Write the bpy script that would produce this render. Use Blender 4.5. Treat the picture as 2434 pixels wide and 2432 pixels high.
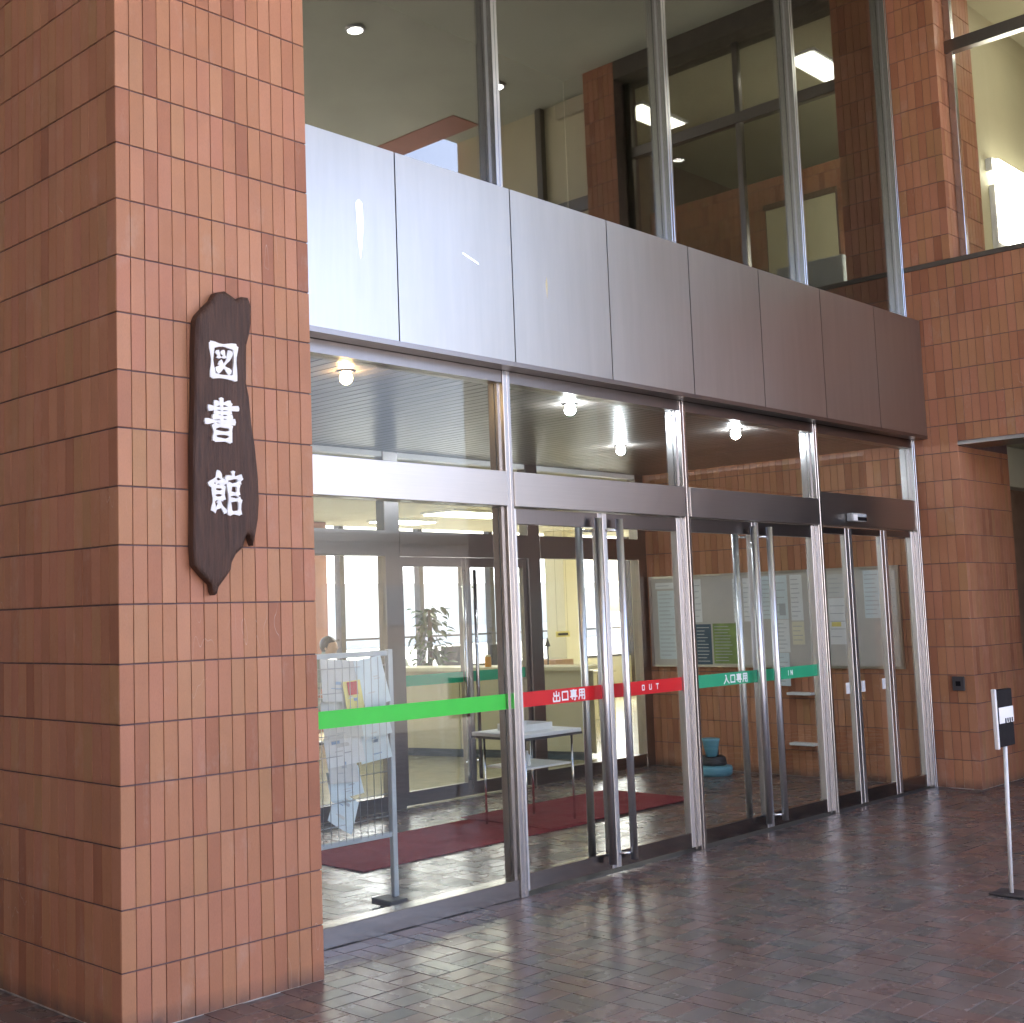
import bpy, bmesh, math, random
from mathutils import Matrix, Vector, Euler
random.seed(7)
for o in list(bpy.data.objects): bpy.data.objects.remove(o)
SC = bpy.context.scene
COL = SC.collection

# ------------------------------------------------------------------ camera
cd = bpy.data.cameras.new('camera'); CAM = bpy.data.objects.new('camera', cd); COL.objects.link(CAM)
CR = Matrix(((0.722599, -0.046806, -0.689681), (-0.6907, -0.089313, -0.717605), (-0.028009, 0.994903, -0.096866)))
CP = Vector((-2.7059, -4.3536, 1.5731))
CAM.matrix_world = Matrix.Translation(CP) @ CR.to_4x4()
cd.sensor_width = 36; cd.lens = 44.705; cd.shift_x = 0.12219; cd.shift_y = -0.01947
cd.clip_start = .05; cd.clip_end = 3000
SC.camera = CAM

# ------------------------------------------------------------------ world, sun, exposure
SUN_EL, SUN_AZ = 48, 62          # degrees; azimuth from +Y towards +X: behind the building
w = bpy.data.worlds.new('World'); SC.world = w; w.use_nodes = True
nt = w.node_tree; nt.nodes.clear()
sky = nt.nodes.new('ShaderNodeTexSky'); sky.sky_type = 'NISHITA'; sky.sun_disc = False
sky.sun_elevation = math.radians(SUN_EL); sky.sun_rotation = math.radians(SUN_AZ)
sky.air_density = .55; sky.dust_density = 5.0; sky.ozone_density = 1.0
bg = nt.nodes.new('ShaderNodeBackground'); bg.inputs['Strength'].default_value = .15
ow = nt.nodes.new('ShaderNodeOutputWorld')
nt.links.new(sky.outputs[0], bg.inputs[0]); nt.links.new(bg.outputs[0], ow.inputs[0])
sl = bpy.data.lights.new('sun', 'SUN'); sl.energy = 1.5; sl.angle = math.radians(12); sl.color = (1, .96, .9)
so = bpy.data.objects.new('sun', sl); COL.objects.link(so); so.location = (10, 10, 40)
sd = Vector((math.sin(math.radians(SUN_AZ)) * math.cos(math.radians(SUN_EL)), math.cos(math.radians(SUN_AZ)) * math.cos(math.radians(SUN_EL)), math.sin(math.radians(SUN_EL))))
so.rotation_euler = sd.to_track_quat('Z', 'Y').to_euler()
SC.view_settings.view_transform = 'Standard'; SC.view_settings.look = 'None'
SC.view_settings.exposure = 3.26; SC.view_settings.gamma = 1; SC.view_settings.use_curve_mapping = False
cy = SC.cycles
cy.use_denoising = True; cy.max_bounces = 10; cy.diffuse_bounces = 5; cy.glossy_bounces = 6; cy.transparent_max_bounces = 24; cy.transmission_bounces = 4
cy.caustics_reflective = False; cy.caustics_refractive = False; cy.sample_clamp_indirect = 6; cy.blur_glossy = .5

# ------------------------------------------------------------------ materials
M = {}
def nodes(name):
    m = bpy.data.materials.new(name); m.use_nodes = True; M[name] = m
    n = m.node_tree; n.nodes.clear()
    out = n.nodes.new('ShaderNodeOutputMaterial'); b = n.nodes.new('ShaderNodeBsdfPrincipled')
    n.links.new(b.outputs[0], out.inputs[0])
    return m, n, b, out
def N(n, t, **kw):
    x = n.nodes.new(t)
    for k, v in kw.items():
        if isinstance(k, str) and hasattr(x, k): setattr(x, k, v)
        else: x.inputs[k].default_value = v
    return x
def pos(n, scale=(1, 1, 1)):
    g = N(n, 'ShaderNodeNewGeometry'); mp = N(n, 'ShaderNodeMapping'); mp.inputs['Scale'].default_value = scale
    n.links.new(g.outputs['Position'], mp.inputs[0]); return mp.outputs[0]
def noise(n, scale, vec=None, detail=4, rough=.55):
    x = N(n, 'ShaderNodeTexNoise'); x.inputs['Scale'].default_value = scale; x.inputs['Detail'].default_value = detail; x.inputs['Roughness'].default_value = rough
    n.links.new(vec if vec is not None else pos(n), x.inputs['Vector']); return x.outputs['Fac']
def rng(n, src, a, b, lo=.25, hi=.75):
    r = N(n, 'ShaderNodeMapRange'); r.inputs[1].default_value = lo; r.inputs[2].default_value = hi; r.inputs[3].default_value = a; r.inputs[4].default_value = b
    n.links.new(src, r.inputs[0]); return r.outputs[0]
def mixc(n, fac, a, b, mode='MIX'):
    x = N(n, 'ShaderNodeMix', data_type='RGBA', blend_type=mode)
    for i, v in ((0, fac), (6, a), (7, b)):
        if isinstance(v, (int, float)): x.inputs[i].default_value = v
        elif isinstance(v, tuple): x.inputs[i].default_value = v + (1,) if len(v) == 3 else v
        else: n.links.new(v, x.inputs[i])
    return x.outputs[2]
def bump(n, b, src, strength, dist=.002):
    x = N(n, 'ShaderNodeBump'); x.inputs['Strength'].default_value = strength; x.inputs['Distance'].default_value = dist
    n.links.new(src, x.inputs['Height']); n.links.new(x.outputs[0], b.inputs['Normal'])
def mat(name, col, rough=.5, metal=0, var=.12, scale=7, bmp=0, bscale=120, stretch=(1, 1, 1), rvar=.06, spec=.5):
    m, n, b, o = nodes(name)
    v = pos(n, stretch)
    f = noise(n, scale, v)
    dk = tuple(c * (1 - var) for c in col); lt = tuple(min(1, c * (1 + var)) for c in col)
    n.links.new(mixc(n, rng(n, f, 0, 1), dk, lt), b.inputs['Base Color'])
    n.links.new(rng(n, noise(n, scale * 1.7, v), max(.02, rough - rvar), rough + rvar), b.inputs['Roughness'])
    b.inputs['Metallic'].default_value = metal; b.inputs['Specular IOR Level'].default_value = spec
    if bmp: bump(n, b, noise(n, bscale, v), bmp)
    return m
def emit(name, col, s):
    m, n, b, o = nodes(name); b.inputs['Base Color'].default_value = col + (1,)
    b.inputs['Emission Color'].default_value = col + (1,); b.inputs['Emission Strength'].default_value = s; return m
def rand(n):
    oi = N(n, 'ShaderNodeObjectInfo'); g = N(n, 'ShaderNodeNewGeometry')
    a = N(n, 'ShaderNodeMath', operation='ADD'); n.links.new(oi.outputs['Random'], a.inputs[0]); n.links.new(g.outputs['Random Per Island'], a.inputs[1])
    f = N(n, 'ShaderNodeMath', operation='FRACT'); n.links.new(a.outputs[0], f.inputs[0])
    w_ = N(n, 'ShaderNodeTexWhiteNoise', noise_dimensions='1D'); n.links.new(a.outputs[0], w_.inputs['W'])
    return f.outputs[0], w_.outputs['Value']
def ramp(n, src, stops):
    r = N(n, 'ShaderNodeValToRGB'); e = r.color_ramp.elements
    while len(e) < len(stops): e.new(.5)
    for x, (p_, c) in zip(e, stops): x.position = p_; x.color = c + (1,)
    n.links.new(src, r.inputs[0]); return r.outputs[0]
def zmask(n, lo, hi):
    g = N(n, 'ShaderNodeNewGeometry'); s = N(n, 'ShaderNodeSeparateXYZ'); n.links.new(g.outputs['Position'], s.inputs[0])
    return rng(n, s.outputs['Z'], 1, 0, lo, hi)
def mul(n, a, b_):
    x = N(n, 'ShaderNodeMath', operation='MULTIPLY')
    for i, v in enumerate((a, b_)):
        if isinstance(v, (int, float)): x.inputs[i].default_value = v
        else: n.links.new(v, x.inputs[i])
    return x.outputs[0]
def tile_mat(name, k=1.0):
    m, n, b, o = nodes(name)
    r1, r2 = rand(n)
    c = ramp(n, r2, [(0, (.34 * k, .140 * k, .080 * k)), (.12, (.42 * k, .184 * k, .106 * k)), (.4, (.455 * k, .222 * k, .118 * k)), (.65, (.46 * k, .202 * k, .126 * k)), (.88, (.50 * k, .244 * k, .142 * k)), (1, (.42 * k, .220 * k, .110 * k))])
    cl = rng(n, noise(n, 3.0, pos(n, (1, 1, .55)), 5), .86, 1.10)
    c = mixc(n, 1.0, c, mixc(n, cl, (0, 0, 0), (1, 1, 1)), 'MULTIPLY')
    gr = rng(n, noise(n, 260, pos(n, (1, 1, .35)), 3), .90, 1.06)
    c = mixc(n, 1.0, c, mixc(n, gr, (0, 0, 0), (1, 1, 1)), 'MULTIPLY')
    # splash dirt at the foot, with a ragged edge of its own
    dirt = mul(n, zmask(n, .015, .085), rng(n, noise(n, 10), .25, .9))
    c = mixc(n, dirt, c, (.10, .075, .07))
    scr = N(n, 'ShaderNodeTexNoise'); scr.inputs['Scale'].default_value = 7; scr.inputs['Detail'].default_value = 2; n.links.new(pos(n, (1, 1, .22)), scr.inputs['Vector'])
    ln = N(n, 'ShaderNodeMath', operation='PINGPONG'); n.links.new(mul(n, scr.outputs['Fac'], 9), ln.inputs[0]); ln.inputs[1].default_value = .5
    c = mixc(n, mul(n, rng(n, ln.outputs[0], .55, 0, 0, .018), rng(n, noise(n, 1.7, None, 2), 0, 1, .60, .66)), c, (.62, .54, .48))
    salt = mul(n, rng(n, noise(n, 5.5, pos(n, (1, 1, .5)), 6, .7), 0, .34, .57, .78), 1.0)
    c = mixc(n, salt, c, (.55, .44, .38))
    n.links.new(c, b.inputs['Base Color'])
    n.links.new(rng(n, noise(n, 9), .38, .58), b.inputs['Roughness'])
    b.inputs['Specular IOR Level'].default_value = .28
    bump(n, b, noise(n, 180, pos(n, (1, 1, .4))), .25, .001)
    return m
tile_mat('tile')
def mortar_mat(name):
    m, n, b, o = nodes(name)
    c = mixc(n, rng(n, noise(n, 12), 0, 1), (.13, .090, .098), (.19, .135, .14))
    c = mixc(n, mul(n, zmask(n, .07, .19), rng(n, noise(n, 11), .35, 1, .3, .6)), c, (.80, .76, .72))
    n.links.new(c, b.inputs['Base Color']); b.inputs['Roughness'].default_value = .9; b.inputs['Specular IOR Level'].default_value = .15
    return m
mortar_mat('mortar')
def paver_mat(name, k=1.0):
    m, n, b, o = nodes(name)
    r1, r2 = rand(n)
    c = ramp(n, r2, [(0, (.100, .088, .084)), (.25, (.118, .104, .098)), (.4, (.140, .112, .104)), (.55, (.160, .106, .096)), (.75, (.180, .114, .102)), (1, (.150, .092, .084))])
    c = mixc(n, 1.0, c, mixc(n, rng(n, noise(n, 30, None, 6, .7), .90 * k, 1.36 * k), (0, 0, 0), (1, 1, 1)), 'MULTIPLY')
    dust = rng(n, noise(n, 1.3, None, 5), 0, .34, .42, .72)
    c = mixc(n, dust, c, (.24, .22, .215))
    n.links.new(c, b.inputs['Base Color'])
    rr = N(n, 'ShaderNodeMath', operation='ADD'); n.links.new(rng(n, noise(n, 5, None, 5), .17, .30), rr.inputs[0]); n.links.new(rng(n, r1, 0, .06, 0, 1), rr.inputs[1])
    n.links.new(rr.outputs[0], b.inputs['Roughness'])
    b.inputs['Specular IOR Level'].default_value = .5
    bump(n, b, noise(n, 45, None, 3), .10, .001)
    return m
paver_mat('paver')
mat('joint', (.17, .15, .145), .42, var=.3, scale=20)
mat('threshold_stone', (.09, .085, .085), .6, var=.2)
mat('dark_joint', (.03, .028, .032), .8)
def steel(name, col, rough, stretch, aniso=.0, var=.05):
    m, n, b, o = nodes(name)
    v = pos(n, stretch)
    c = mixc(n, rng(n, noise(n, 6, v, 6, .6), 0, 1), tuple(x * (1 - var) for x in col), tuple(min(1, x * (1 + var)) for x in col))
    n.links.new(c, b.inputs['Base Color'])
    a = N(n, 'ShaderNodeMath', operation='ADD')
    n.links.new(rng(n, noise(n, 40, v, 3), rough - .015, rough + .015), a.inputs[0]); n.links.new(rng(n, noise(n, 1.2, None, 3), -.02, .03), a.inputs[1])
    n.links.new(a.outputs[0], b.inputs['Roughness'])
    b.inputs['Metallic'].default_value = 1
    return m
mat('steel', (.56, .56, .58), .22, metal=1, var=.015, scale=1.2, rvar=.01)
steel('steel_panel', (.455, .45, .44), .36, (3, 3, .25), var=.05)
steel('steel_h', (.47, .45, .44), .32, (.6, 40, 60))
steel('steel_base', (.30, .275, .265), .24, (.6, 40, 60))
steel('steel_dark', (.24, .22, .215), .30, (40, 40, .6))
mat('satin', (.74, .74, .76), .36, metal=1, var=.015, scale=1.2, rvar=.01)
steel('chrome', (.72, .72, .72), .12, (1, 1, 1))
mat('dark_gasket', (.02, .02, .02), .6)
def glass(name, f0, tint, rough=0.0):
    m, n, b, o = nodes(name); n.nodes.remove(b)
    lw = N(n, 'ShaderNodeLayerWeight'); lw.inputs['Blend'].default_value = .5
    p = N(n, 'ShaderNodeMath', operation='POWER'); n.links.new(lw.outputs['Facing'], p.inputs[0]); p.inputs[1].default_value = 4.5
    f = rng(n, p.outputs[0], f0, 1, 0, 1)
    t = N(n, 'ShaderNodeBsdfTransparent'); t.inputs[0].default_value = tint + (1,)
    g = N(n, 'ShaderNodeBsdfGlossy'); g.inputs['Roughness'].default_value = rough; g.inputs[0].default_value = (1, 1, 1, 1)
    x = N(n, 'ShaderNodeMixShader'); n.links.new(f, x.inputs[0]); n.links.new(t.outputs[0], x.inputs[1]); n.links.new(g.outputs[0], x.inputs[2])
    n.links.new(x.outputs[0], o.inputs[0]); return m
glass('glass', .022, (.95, .965, .95))
glass('glass_far', .03, (.97, .98, .97))
glass('coated_glass', .17, (.55, .55, .50))
glass('bottle_glass', .05, (.8, .9, .8))
def wood_mat():
    m, n, b, o = nodes('old_wood')
    v = pos(n, (16, 16, .8))
    f = noise(n, 6, v, 9, .7)
    c = mixc(n, rng(n, f, 0, 1), (.026, .014, .012), (.14, .075, .056))
    c = mixc(n, rng(n, noise(n, 4, pos(n, (1, 1, .4))), 0, .45, .5, .8), c, (.125, .095, .088))
    n.links.new(c, b.inputs['Base Color']); n.links.new(rng(n, f, .42, .62), b.inputs['Roughness']); b.inputs['Specular IOR Level'].default_value = .35
    bump(n, b, f, 1.0, .010); return m
wood_mat()
mat('white_paint', (.80, .81, .83), .5, var=.05)
mat('soffit', (.58, .60, .48), .85, var=.08, scale=1.5, bmp=.15)
mat('beige', (.52, .48, .33), .6, var=.05, scale=2)
mat('cream', (.68, .63, .44), .6, var=.05, scale=2)
mat('lobby_ceiling', (.56, .52, .38), .8, var=.05, scale=2)
mat('lobby_floor', (.42, .38, .27), .22, var=.1, scale=3)
mat('board_ceiling', (.085, .075, .07), .34, var=.18, scale=4, stretch=(8, .5, 1))
mat('dark_wall', (.10, .085, .07), .7, var=.2)
mat('room_brown', (.17, .11, .07), .6, var=.2)
mat('brown_wall', (.27, .18, .13), .6, var=.2)
mat('upper_dark', (.17, .17, .14), .8)
mat('asphalt', (.33, .32, .30), .85, var=.25, scale=1.5)
mat('black', (.008, .007, .009), .6, spec=.15)
mat('grey_paint', (.42, .45, .48), .45, var=.06)
mat('wire', (.45, .45, .46), .35, metal=.8)
mat('carpet', (.26, .040, .046), .95, var=.22, scale=60, bmp=.5, bscale=400, spec=.1)
mat('carpet2', (.22, .036, .042), .95, var=.22, scale=60, bmp=.5, bscale=400, spec=.1)
mat('tape_green', (.05, .62, .06), .45, var=.04)
mat('tape_teal', (.03, .36, .18), .45, var=.04)
mat('tape_red', (.64, .010, .016), .45, var=.04)
mat('ink_white', (.86, .86, .88), .5, var=.02)
mat('paper', (.74, .75, .76), .7, var=.04)
mat('paper_blue', (.62, .70, .74), .7, var=.04)
mat('paper_grey', (.58, .58, .57), .7, var=.05)
mat('paper_yellow', (.72, .62, .20), .7, var=.05)
mat('paper_cream', (.70, .66, .50), .7, var=.05)
mat('print_grey', (.42, .44, .47), .7, var=.1)
mat('print_blue', (.30, .40, .55), .7, var=.1)
mat('print_red', (.45, .03, .03), .6, var=.1)
mat('poster_navy', (.055, .10, .15), .5, var=.2, scale=14)
mat('poster_green', (.22, .30, .10), .5, var=.25, scale=9)
mat('board_cloth', (.52, .49, .46), .85, var=.05)
mat('blue_plastic', (.16, .38, .48), .4, var=.06)
mat('dark_plastic', (.05, .045, .05), .5)
mat('skirting', (.06, .075, .09), .5)
mat('leaf', (.060, .105, .030), .4, var=.35, scale=18)
mat('stem', (.10, .085, .04), .7)
mat('pot', (.30, .30, .27), .6)
mat('cardboard', (.42, .26, .16), .8)
mat('orange_can', (.70, .33, .06), .45)
mat('hair_dark', (.015, .013, .013), .4)
mat('skin', (.52, .33, .25), .5, var=.05)
mat('shirt_grey', (.36, .38, .36), .8)
mat('shirt_white', (.70, .71, .72), .8)
mat('trousers', (.05, .05, .07), .8)
mat('brown_post', (.085, .075, .068), .5)
mat('far_white', (.78, .78, .76), .8)
mat('far_roof', (.70, .74, .80), .7)
mat('brick_pink', (.42, .20, .15), .7, var=.1)
mat('grey_brown_wall', (.50, .45, .41), .8, var=.15)
mat('glint_mark', (.96, .96, .96), .06, metal=1, var=.01, rvar=.02)
emit('lamp_white', (1, .98, .94), 30)
emit('bulb_cool', (.86, .93, 1.0), 58)
emit('bulb_warm', (1.0, .62, .25), 30)
emit('tube_light', (1, .98, .82), 2.0)
emit('room_tube', (1, .98, .82), 1.15)
emit('downlight', (1.0, .98, .90), 6)

# ------------------------------------------------------------------ mesh helpers
def link(name, me, material=None, parent=None):
    o = bpy.data.objects.new(name, me); COL.objects.link(o)
    if material and me and not me.materials: me.materials.append(M[material])
    if parent: o.parent = parent
    return o
def tag(o, label=None, cat=None, group=None, kind=None):
    if label: o['label'] = label
    if cat: o['category'] = cat
    if group: o['group'] = group
    if kind: o['kind'] = kind
    return o
def empty(name, loc, label, cat, group=None):
    o = bpy.data.objects.new(name, None); COL.objects.link(o); o.location = loc; o.empty_display_size = .1
    return tag(o, label, cat, group)
def par(o, parent):            # parent while keeping world-space mesh coordinates
    o.parent = parent; o.matrix_parent_inverse = Matrix.Translation(parent.location).inverted(); return o
class B:
    """collects world-space solids for one mesh"""
    def __init__(s): s.bm = bmesh.new()
    def box(s, x0, x1, y0, y1, z0, z1, bev=0):
        vs = [s.bm.verts.new(v) for v in ((x0, y0, z0), (x1, y0, z0), (x1, y1, z0), (x0, y1, z0), (x0, y0, z1), (x1, y0, z1), (x1, y1, z1), (x0, y1, z1))]
        fs = [s.bm.faces.new([vs[i] for i in f]) for f in ((3, 2, 1, 0), (4, 5, 6, 7), (0, 1, 5, 4), (1, 2, 6, 5), (2, 3, 7, 6), (3, 0, 4, 7))]
        if bev:
            ed = {e for f in fs for e in f.edges}
            bmesh.ops.bevel(s.bm, geom=list(ed), offset=bev, segments=1, affect='EDGES', clamp_overlap=True)
        return s
    def obox(s, c, half, R):      # oriented box
        vs = []
        for sx, sy, sz in ((-1, -1, -1), (1, -1, -1), (1, 1, -1), (-1, 1, -1), (-1, -1, 1), (1, -1, 1), (1, 1, 1), (-1, 1, 1)):
            vs.append(s.bm.verts.new(Vector(c) + R @ Vector((sx * half[0], sy * half[1], sz * half[2]))))
        for f in ((3, 2, 1, 0), (4, 5, 6, 7), (0, 1, 5, 4), (1, 2, 6, 5), (2, 3, 7, 6), (3, 0, 4, 7)): s.bm.faces.new([vs[i] for i in f])
        return s
    def tube(s, a, b, r, seg=12, r2=None):
        a, b = Vector(a), Vector(b); d = (b - a).normalized(); u = d.orthogonal().normalized(); v = d.cross(u); r2 = r if r2 is None else r2
        A = [s.bm.verts.new(a + (u * math.cos(t) + v * math.sin(t)) * r) for t in [2 * math.pi * i / seg for i in range(seg)]]
        Bq = [s.bm.verts.new(b + (u * math.cos(t) + v * math.sin(t)) * r2) for t in [2 * math.pi * i / seg for i in range(seg)]]
        for i in range(seg):
            f = s.bm.faces.new((A[i], A[(i + 1) % seg], Bq[(i + 1) % seg], Bq[i])); f.smooth = True
        s.bm.faces.new(A[::-1]); s.bm.faces.new(Bq); return s
    def lathe(s, c, prof, seg=20):
        c = Vector(c); rings = []
        for r, z in prof: rings.append([s.bm.verts.new(c + Vector((math.cos(2 * math.pi * i / seg) * r, math.sin(2 * math.pi * i / seg) * r, z))) for i in range(seg)])
        for A, Bq in zip(rings, rings[1:]):
            for i in range(seg):
                f = s.bm.faces.new((A[i], A[(i + 1) % seg], Bq[(i + 1) % seg], Bq[i])); f.smooth = True
        s.bm.faces.new(rings[0][::-1]); s.bm.faces.new(rings[-1]); return s
    def ball(s, c, r, sc=(1, 1, 1), seg=14):
        mt = Matrix.Translation(c) @ Matrix.Diagonal((sc[0], sc[1], sc[2], 1))
        q = bmesh.ops.create_uvsphere(s.bm, u_segments=seg, v_segments=seg // 2 + 2, radius=r, matrix=mt)
        for v in q['verts']:
            for f in v.link_faces: f.smooth = True
        return s
    def prism(s, pts, f0, f1):    # pts 2D -> via f0/f1 3D front and back
        A = [s.bm.verts.new(f0(p)) for p in pts]; Bq = [s.bm.verts.new(f1(p)) for p in pts]
        s.bm.faces.new(A); s.bm.faces.new(Bq[::-1])
        for i in range(len(pts)): s.bm.faces.new((A[i], Bq[i], Bq[(i + 1) % len(pts)], A[(i + 1) % len(pts)]))
        return s
    def make(s, name, material, parent=None, origin=None):
        bmesh.ops.recalc_face_normals(s.bm, faces=s.bm.faces)
        me = bpy.data.meshes.new(name)
        if origin is not None:
            bmesh.ops.translate(s.bm, verts=s.bm.verts, vec=-Vector(origin))
        s.bm.to_mesh(me); s.bm.free()
        o = link(name, me, material)
        if origin is not None: o.location = origin
        if parent: par(o, parent)
        return o
def bx(name, material, x0, x1, y0, y1, z0, z1, parent=None, bev=0):
    return B().box(x0, x1, y0, y1, z0, z1, bev).make(name, material, parent)

def project(p):
    v = CR.transposed() @ (Vector(p) - CP)
    if v.z > -.1: return None
    f = 44.705 / 36
    return (.5 + f * v.x / -v.z - .12219, .5 + f * v.y / -v.z + .01947, -v.z)
def view_area(p, nrm, area):
    q = project(p)
    if q is None or not (-.03 < q[0] < 1.03 and -.03 < q[1] < 1.03): return 0
    d = (CP - Vector(p)); return area * max(0, d.normalized().dot(Vector(nrm))) / d.length_squared
def frustum(wd, ht, th, ch):       # piece with chamfered front, front at local y=0, body to +th
    me = bpy.data.meshes.new('piece')
    a, b = wd / 2, ht / 2
    v = [(-a, th, -b), (a, th, -b), (a, th, b), (-a, th, b), (-a, ch, -b), (a, ch, -b), (a, ch, b), (-a, ch, b), (-a + ch, 0, -b + ch), (a - ch, 0, -b + ch), (a - ch, 0, b - ch), (-a + ch, 0, b - ch)]
    f = [(8, 9, 10, 11), (4, 5, 9, 8), (5, 6, 10, 9), (6, 7, 11, 10), (7, 4, 8, 11), (0, 1, 5, 4), (1, 2, 6, 5), (2, 3, 7, 6), (3, 0, 4, 7)]
    me.from_pydata(v, [], f); return me
CACHE = {}
def piece_mesh(kind, wd, ht, th, ch, material):
    k = (kind, round(wd, 4), round(ht, 4), material)
    if k not in CACHE:
        me = frustum(wd, ht, th, ch); me.name = kind; me.materials.append(M[material]); CACHE[k] = me
    return CACHE[k]
def lay(pieces, kind, parent, material, th, ch, limit=300, field='field'):
    """pieces: (centre, rotation matrix, width, height, outward normal); biggest in view become objects, the rest one mesh"""
    pieces = sorted(pieces, key=lambda q: -view_area(q[0], q[4], q[2] * q[3]))
    inv = Matrix.Translation(parent.location).inverted()
    for c, R, wd, ht, nn in pieces[:limit]:
        o = bpy.data.objects.new(kind, piece_mesh(kind, wd, ht, th, ch, material)); COL.objects.link(o)
        o.parent = parent; o.matrix_parent_inverse = inv; o.matrix_basis = Matrix.Translation(c) @ R.to_4x4()
    V, F = [], []
    for c, R, wd, ht, nn in pieces[limit:]:
        me = piece_mesh(kind, wd, ht, th, ch, material); k = len(V); c = Vector(c)
        V += [c + R @ v.co for v in me.vertices]; F += [[k + i for i in p.vertices] for p in me.polygons]
    if V:
        me = bpy.data.meshes.new(field); me.from_pydata(V, [], F)
        o = link(field, me, material); par(o, parent); tag(o, kind='stuff')
TW, TH, JW, JH = .068, .235, .0032, .0065
RX = {'-y': Matrix.Identity(3), '-x': Matrix.Rotation(-math.pi / 2, 3, 'Z'), '+x': Matrix.Rotation(math.pi / 2, 3, 'Z'), '+y': Matrix.Rotation(math.pi, 3, 'Z')}
NV = {'-y': Vector((0, -1, 0)), '-x': Vector((-1, 0, 0)), '+x': Vector((1, 0, 0)), '+y': Vector((0, 1, 0))}
def tiles(face, fixed, u0, u1, z0, z1, out, flip=False, gap=None):
    """stack-bonded tiles on a vertical face; u runs along x or y; courses keyed to z=0; gap=(u0,u1,z0,z1) left open"""
    n = max(1, int(round((u1 - u0) / TW))); pw = (u1 - u0) / n
    k = int(math.floor(z0 / TH + 1e-6))
    while k * TH < z1 - .01:
        a, b = max(z0, k * TH), min(z1, (k + 1) * TH); k += 1
        if b - a < .03: continue
        for i in range(n):
            u = u0 + (i + .5) * pw
            if gap and gap[0] < u < gap[1] and a < gap[3] - .01 and b > gap[2] + .01: continue
            zc, ht = (a + b) / 2, b - a - JH
            jit = random.uniform(-.0008, .0008)
            c = Vector((u, fixed, zc)) if face[1] == 'y' else Vector((fixed, u, zc))
            c -= NV[face] * (.0008 + jit)
            R = RX[face] @ Euler((random.gauss(0, .0022), 0, random.gauss(0, .0035))).to_matrix()
            out.append((c, R, round(pw - JW, 4), round(ht, 4), NV[face]))
CORE = .007

# ------------------------------------------------------------------ ground, paving
gm = bpy.data.meshes.new('ground'); gm.from_pydata([(-600, -600, -.05), (600, -600, -.05), (600, 900, -.05), (-600, 900, -.05)], [], [(0, 1, 2, 3)])
tag(link('ground', gm, 'asphalt'), kind='structure')
BL = .197
def weave(x0, x1, y0, y1, off=(0, 0)):
    out = []; g = .0019
    i0, i1 = int(math.floor((x0 - off[0]) / BL)), int(math.ceil((x1 - off[0]) / BL)); j0, j1 = int(math.floor((y0 - off[1]) / BL)), int(math.ceil((y1 - off[1]) / BL))
    for i in range(i0, i1):
        for j in range(j0, j1):
            bx0, by0 = off[0] + i * BL, off[1] + j * BL
            for s in (0, 1):
                h = BL / 2
                if (i + j) % 2: r = [bx0, bx0 + BL, by0 + s * h, by0 + (s + 1) * h]
                else: r = [bx0 + s * h, bx0 + (s + 1) * h, by0, by0 + BL]
                r = [max(r[0], x0), min(r[1], x1), max(r[2], y0), min(r[3], y1)]      # cut bricks at the edges
                if r[1] - r[0] < .02 or r[3] - r[2] < .02: continue
                tl = Euler((random.gauss(0, .0008), random.gauss(0, .0008), 0)).to_matrix()
                R = tl @ Matrix.Rotation(-math.pi / 2, 3, 'X')      # front of the piece turned up
                out.append((Vector(((r[0] + r[1]) / 2, (r[2] + r[3]) / 2, random.uniform(-.0006, .0006))), R, round(r[1] - r[0] - 2 * g, 4), round(r[3] - r[2] - 2 * g, 4), Vector((0, 0, 1))))
    return out
# expansion joints along x=1.765 and y=-.335 line up with block edges
OX, OY = 1.765, -.335
pave = tag(bx('pavement', 'joint', -5.2, 13, -7.2, .372, -.04, -.0022), kind='structure')
pp = []
for xa, xb in ((-5.2, OX - .004), (OX + .004, 4.133), (4.141, 13)):
    for ya, yb in ((-7.2, OY - .003), (OY + .003, .372)):
        ox = xa if xa > -5 else OX - .004
        oy = OY - .003 if yb < 0 else OY + .003
        pp += weave(xa, xb, ya, yb, (ox, oy))
pave2 = tag(bx('side_pavement', 'joint', -5.2, 0, .3725, 2.6, -.04, -.0022), kind='structure')
lay(weave(-5.2, 0, .3725, 2.6, (OX, OY)), 'paver', pave2, 'paver', .03, .0012, 60, 'paver_field')
lay([q for q in pp if not (0 < q[0].x < 1.02 and q[0].y > 0) and not (q[0].x > 8.2 and q[0].y > 0)], 'paver', pave, 'paver', .03, .0012, 300, 'paver_field')
vf = tag(bx('vestibule_floor', 'joint', .95, 8.2, .4645, 3.2, -.04, -.0022), kind='structure')
lay(weave(.98, 8.2, .4645, 3.2, (OX, .4645)), 'paver', vf, 'paver', .03, .0012, 300, 'paver_field')
tag(bx('threshold', 'threshold_stone', 1.02, 8.2, .372, .4645, -.04, -.001), kind='structure')

# ------------------------------------------------------------------ brick pillar
pl = empty('brick_pillar', (.51, 1.3, 0), 'salmon tiled square pillar carrying the dark wooden name board', 'pillar')
bx('mortar_core', 'mortar', CORE, 1.02 - CORE, CORE, 2.6, -.03, 7.4, pl)
q = []
tiles('-y', 0, 0, 1.02, 0, 7.4, q)
tiles('-x', 0, .004, 2.584, 0, 7.4, q)
qq = []; tiles('+x', 1.02, .004, .344, 0, 7.4, qq)
lay(q + qq, 'tile', pl, 'tile', .016, .0012, 300, 'tile_field')

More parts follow.
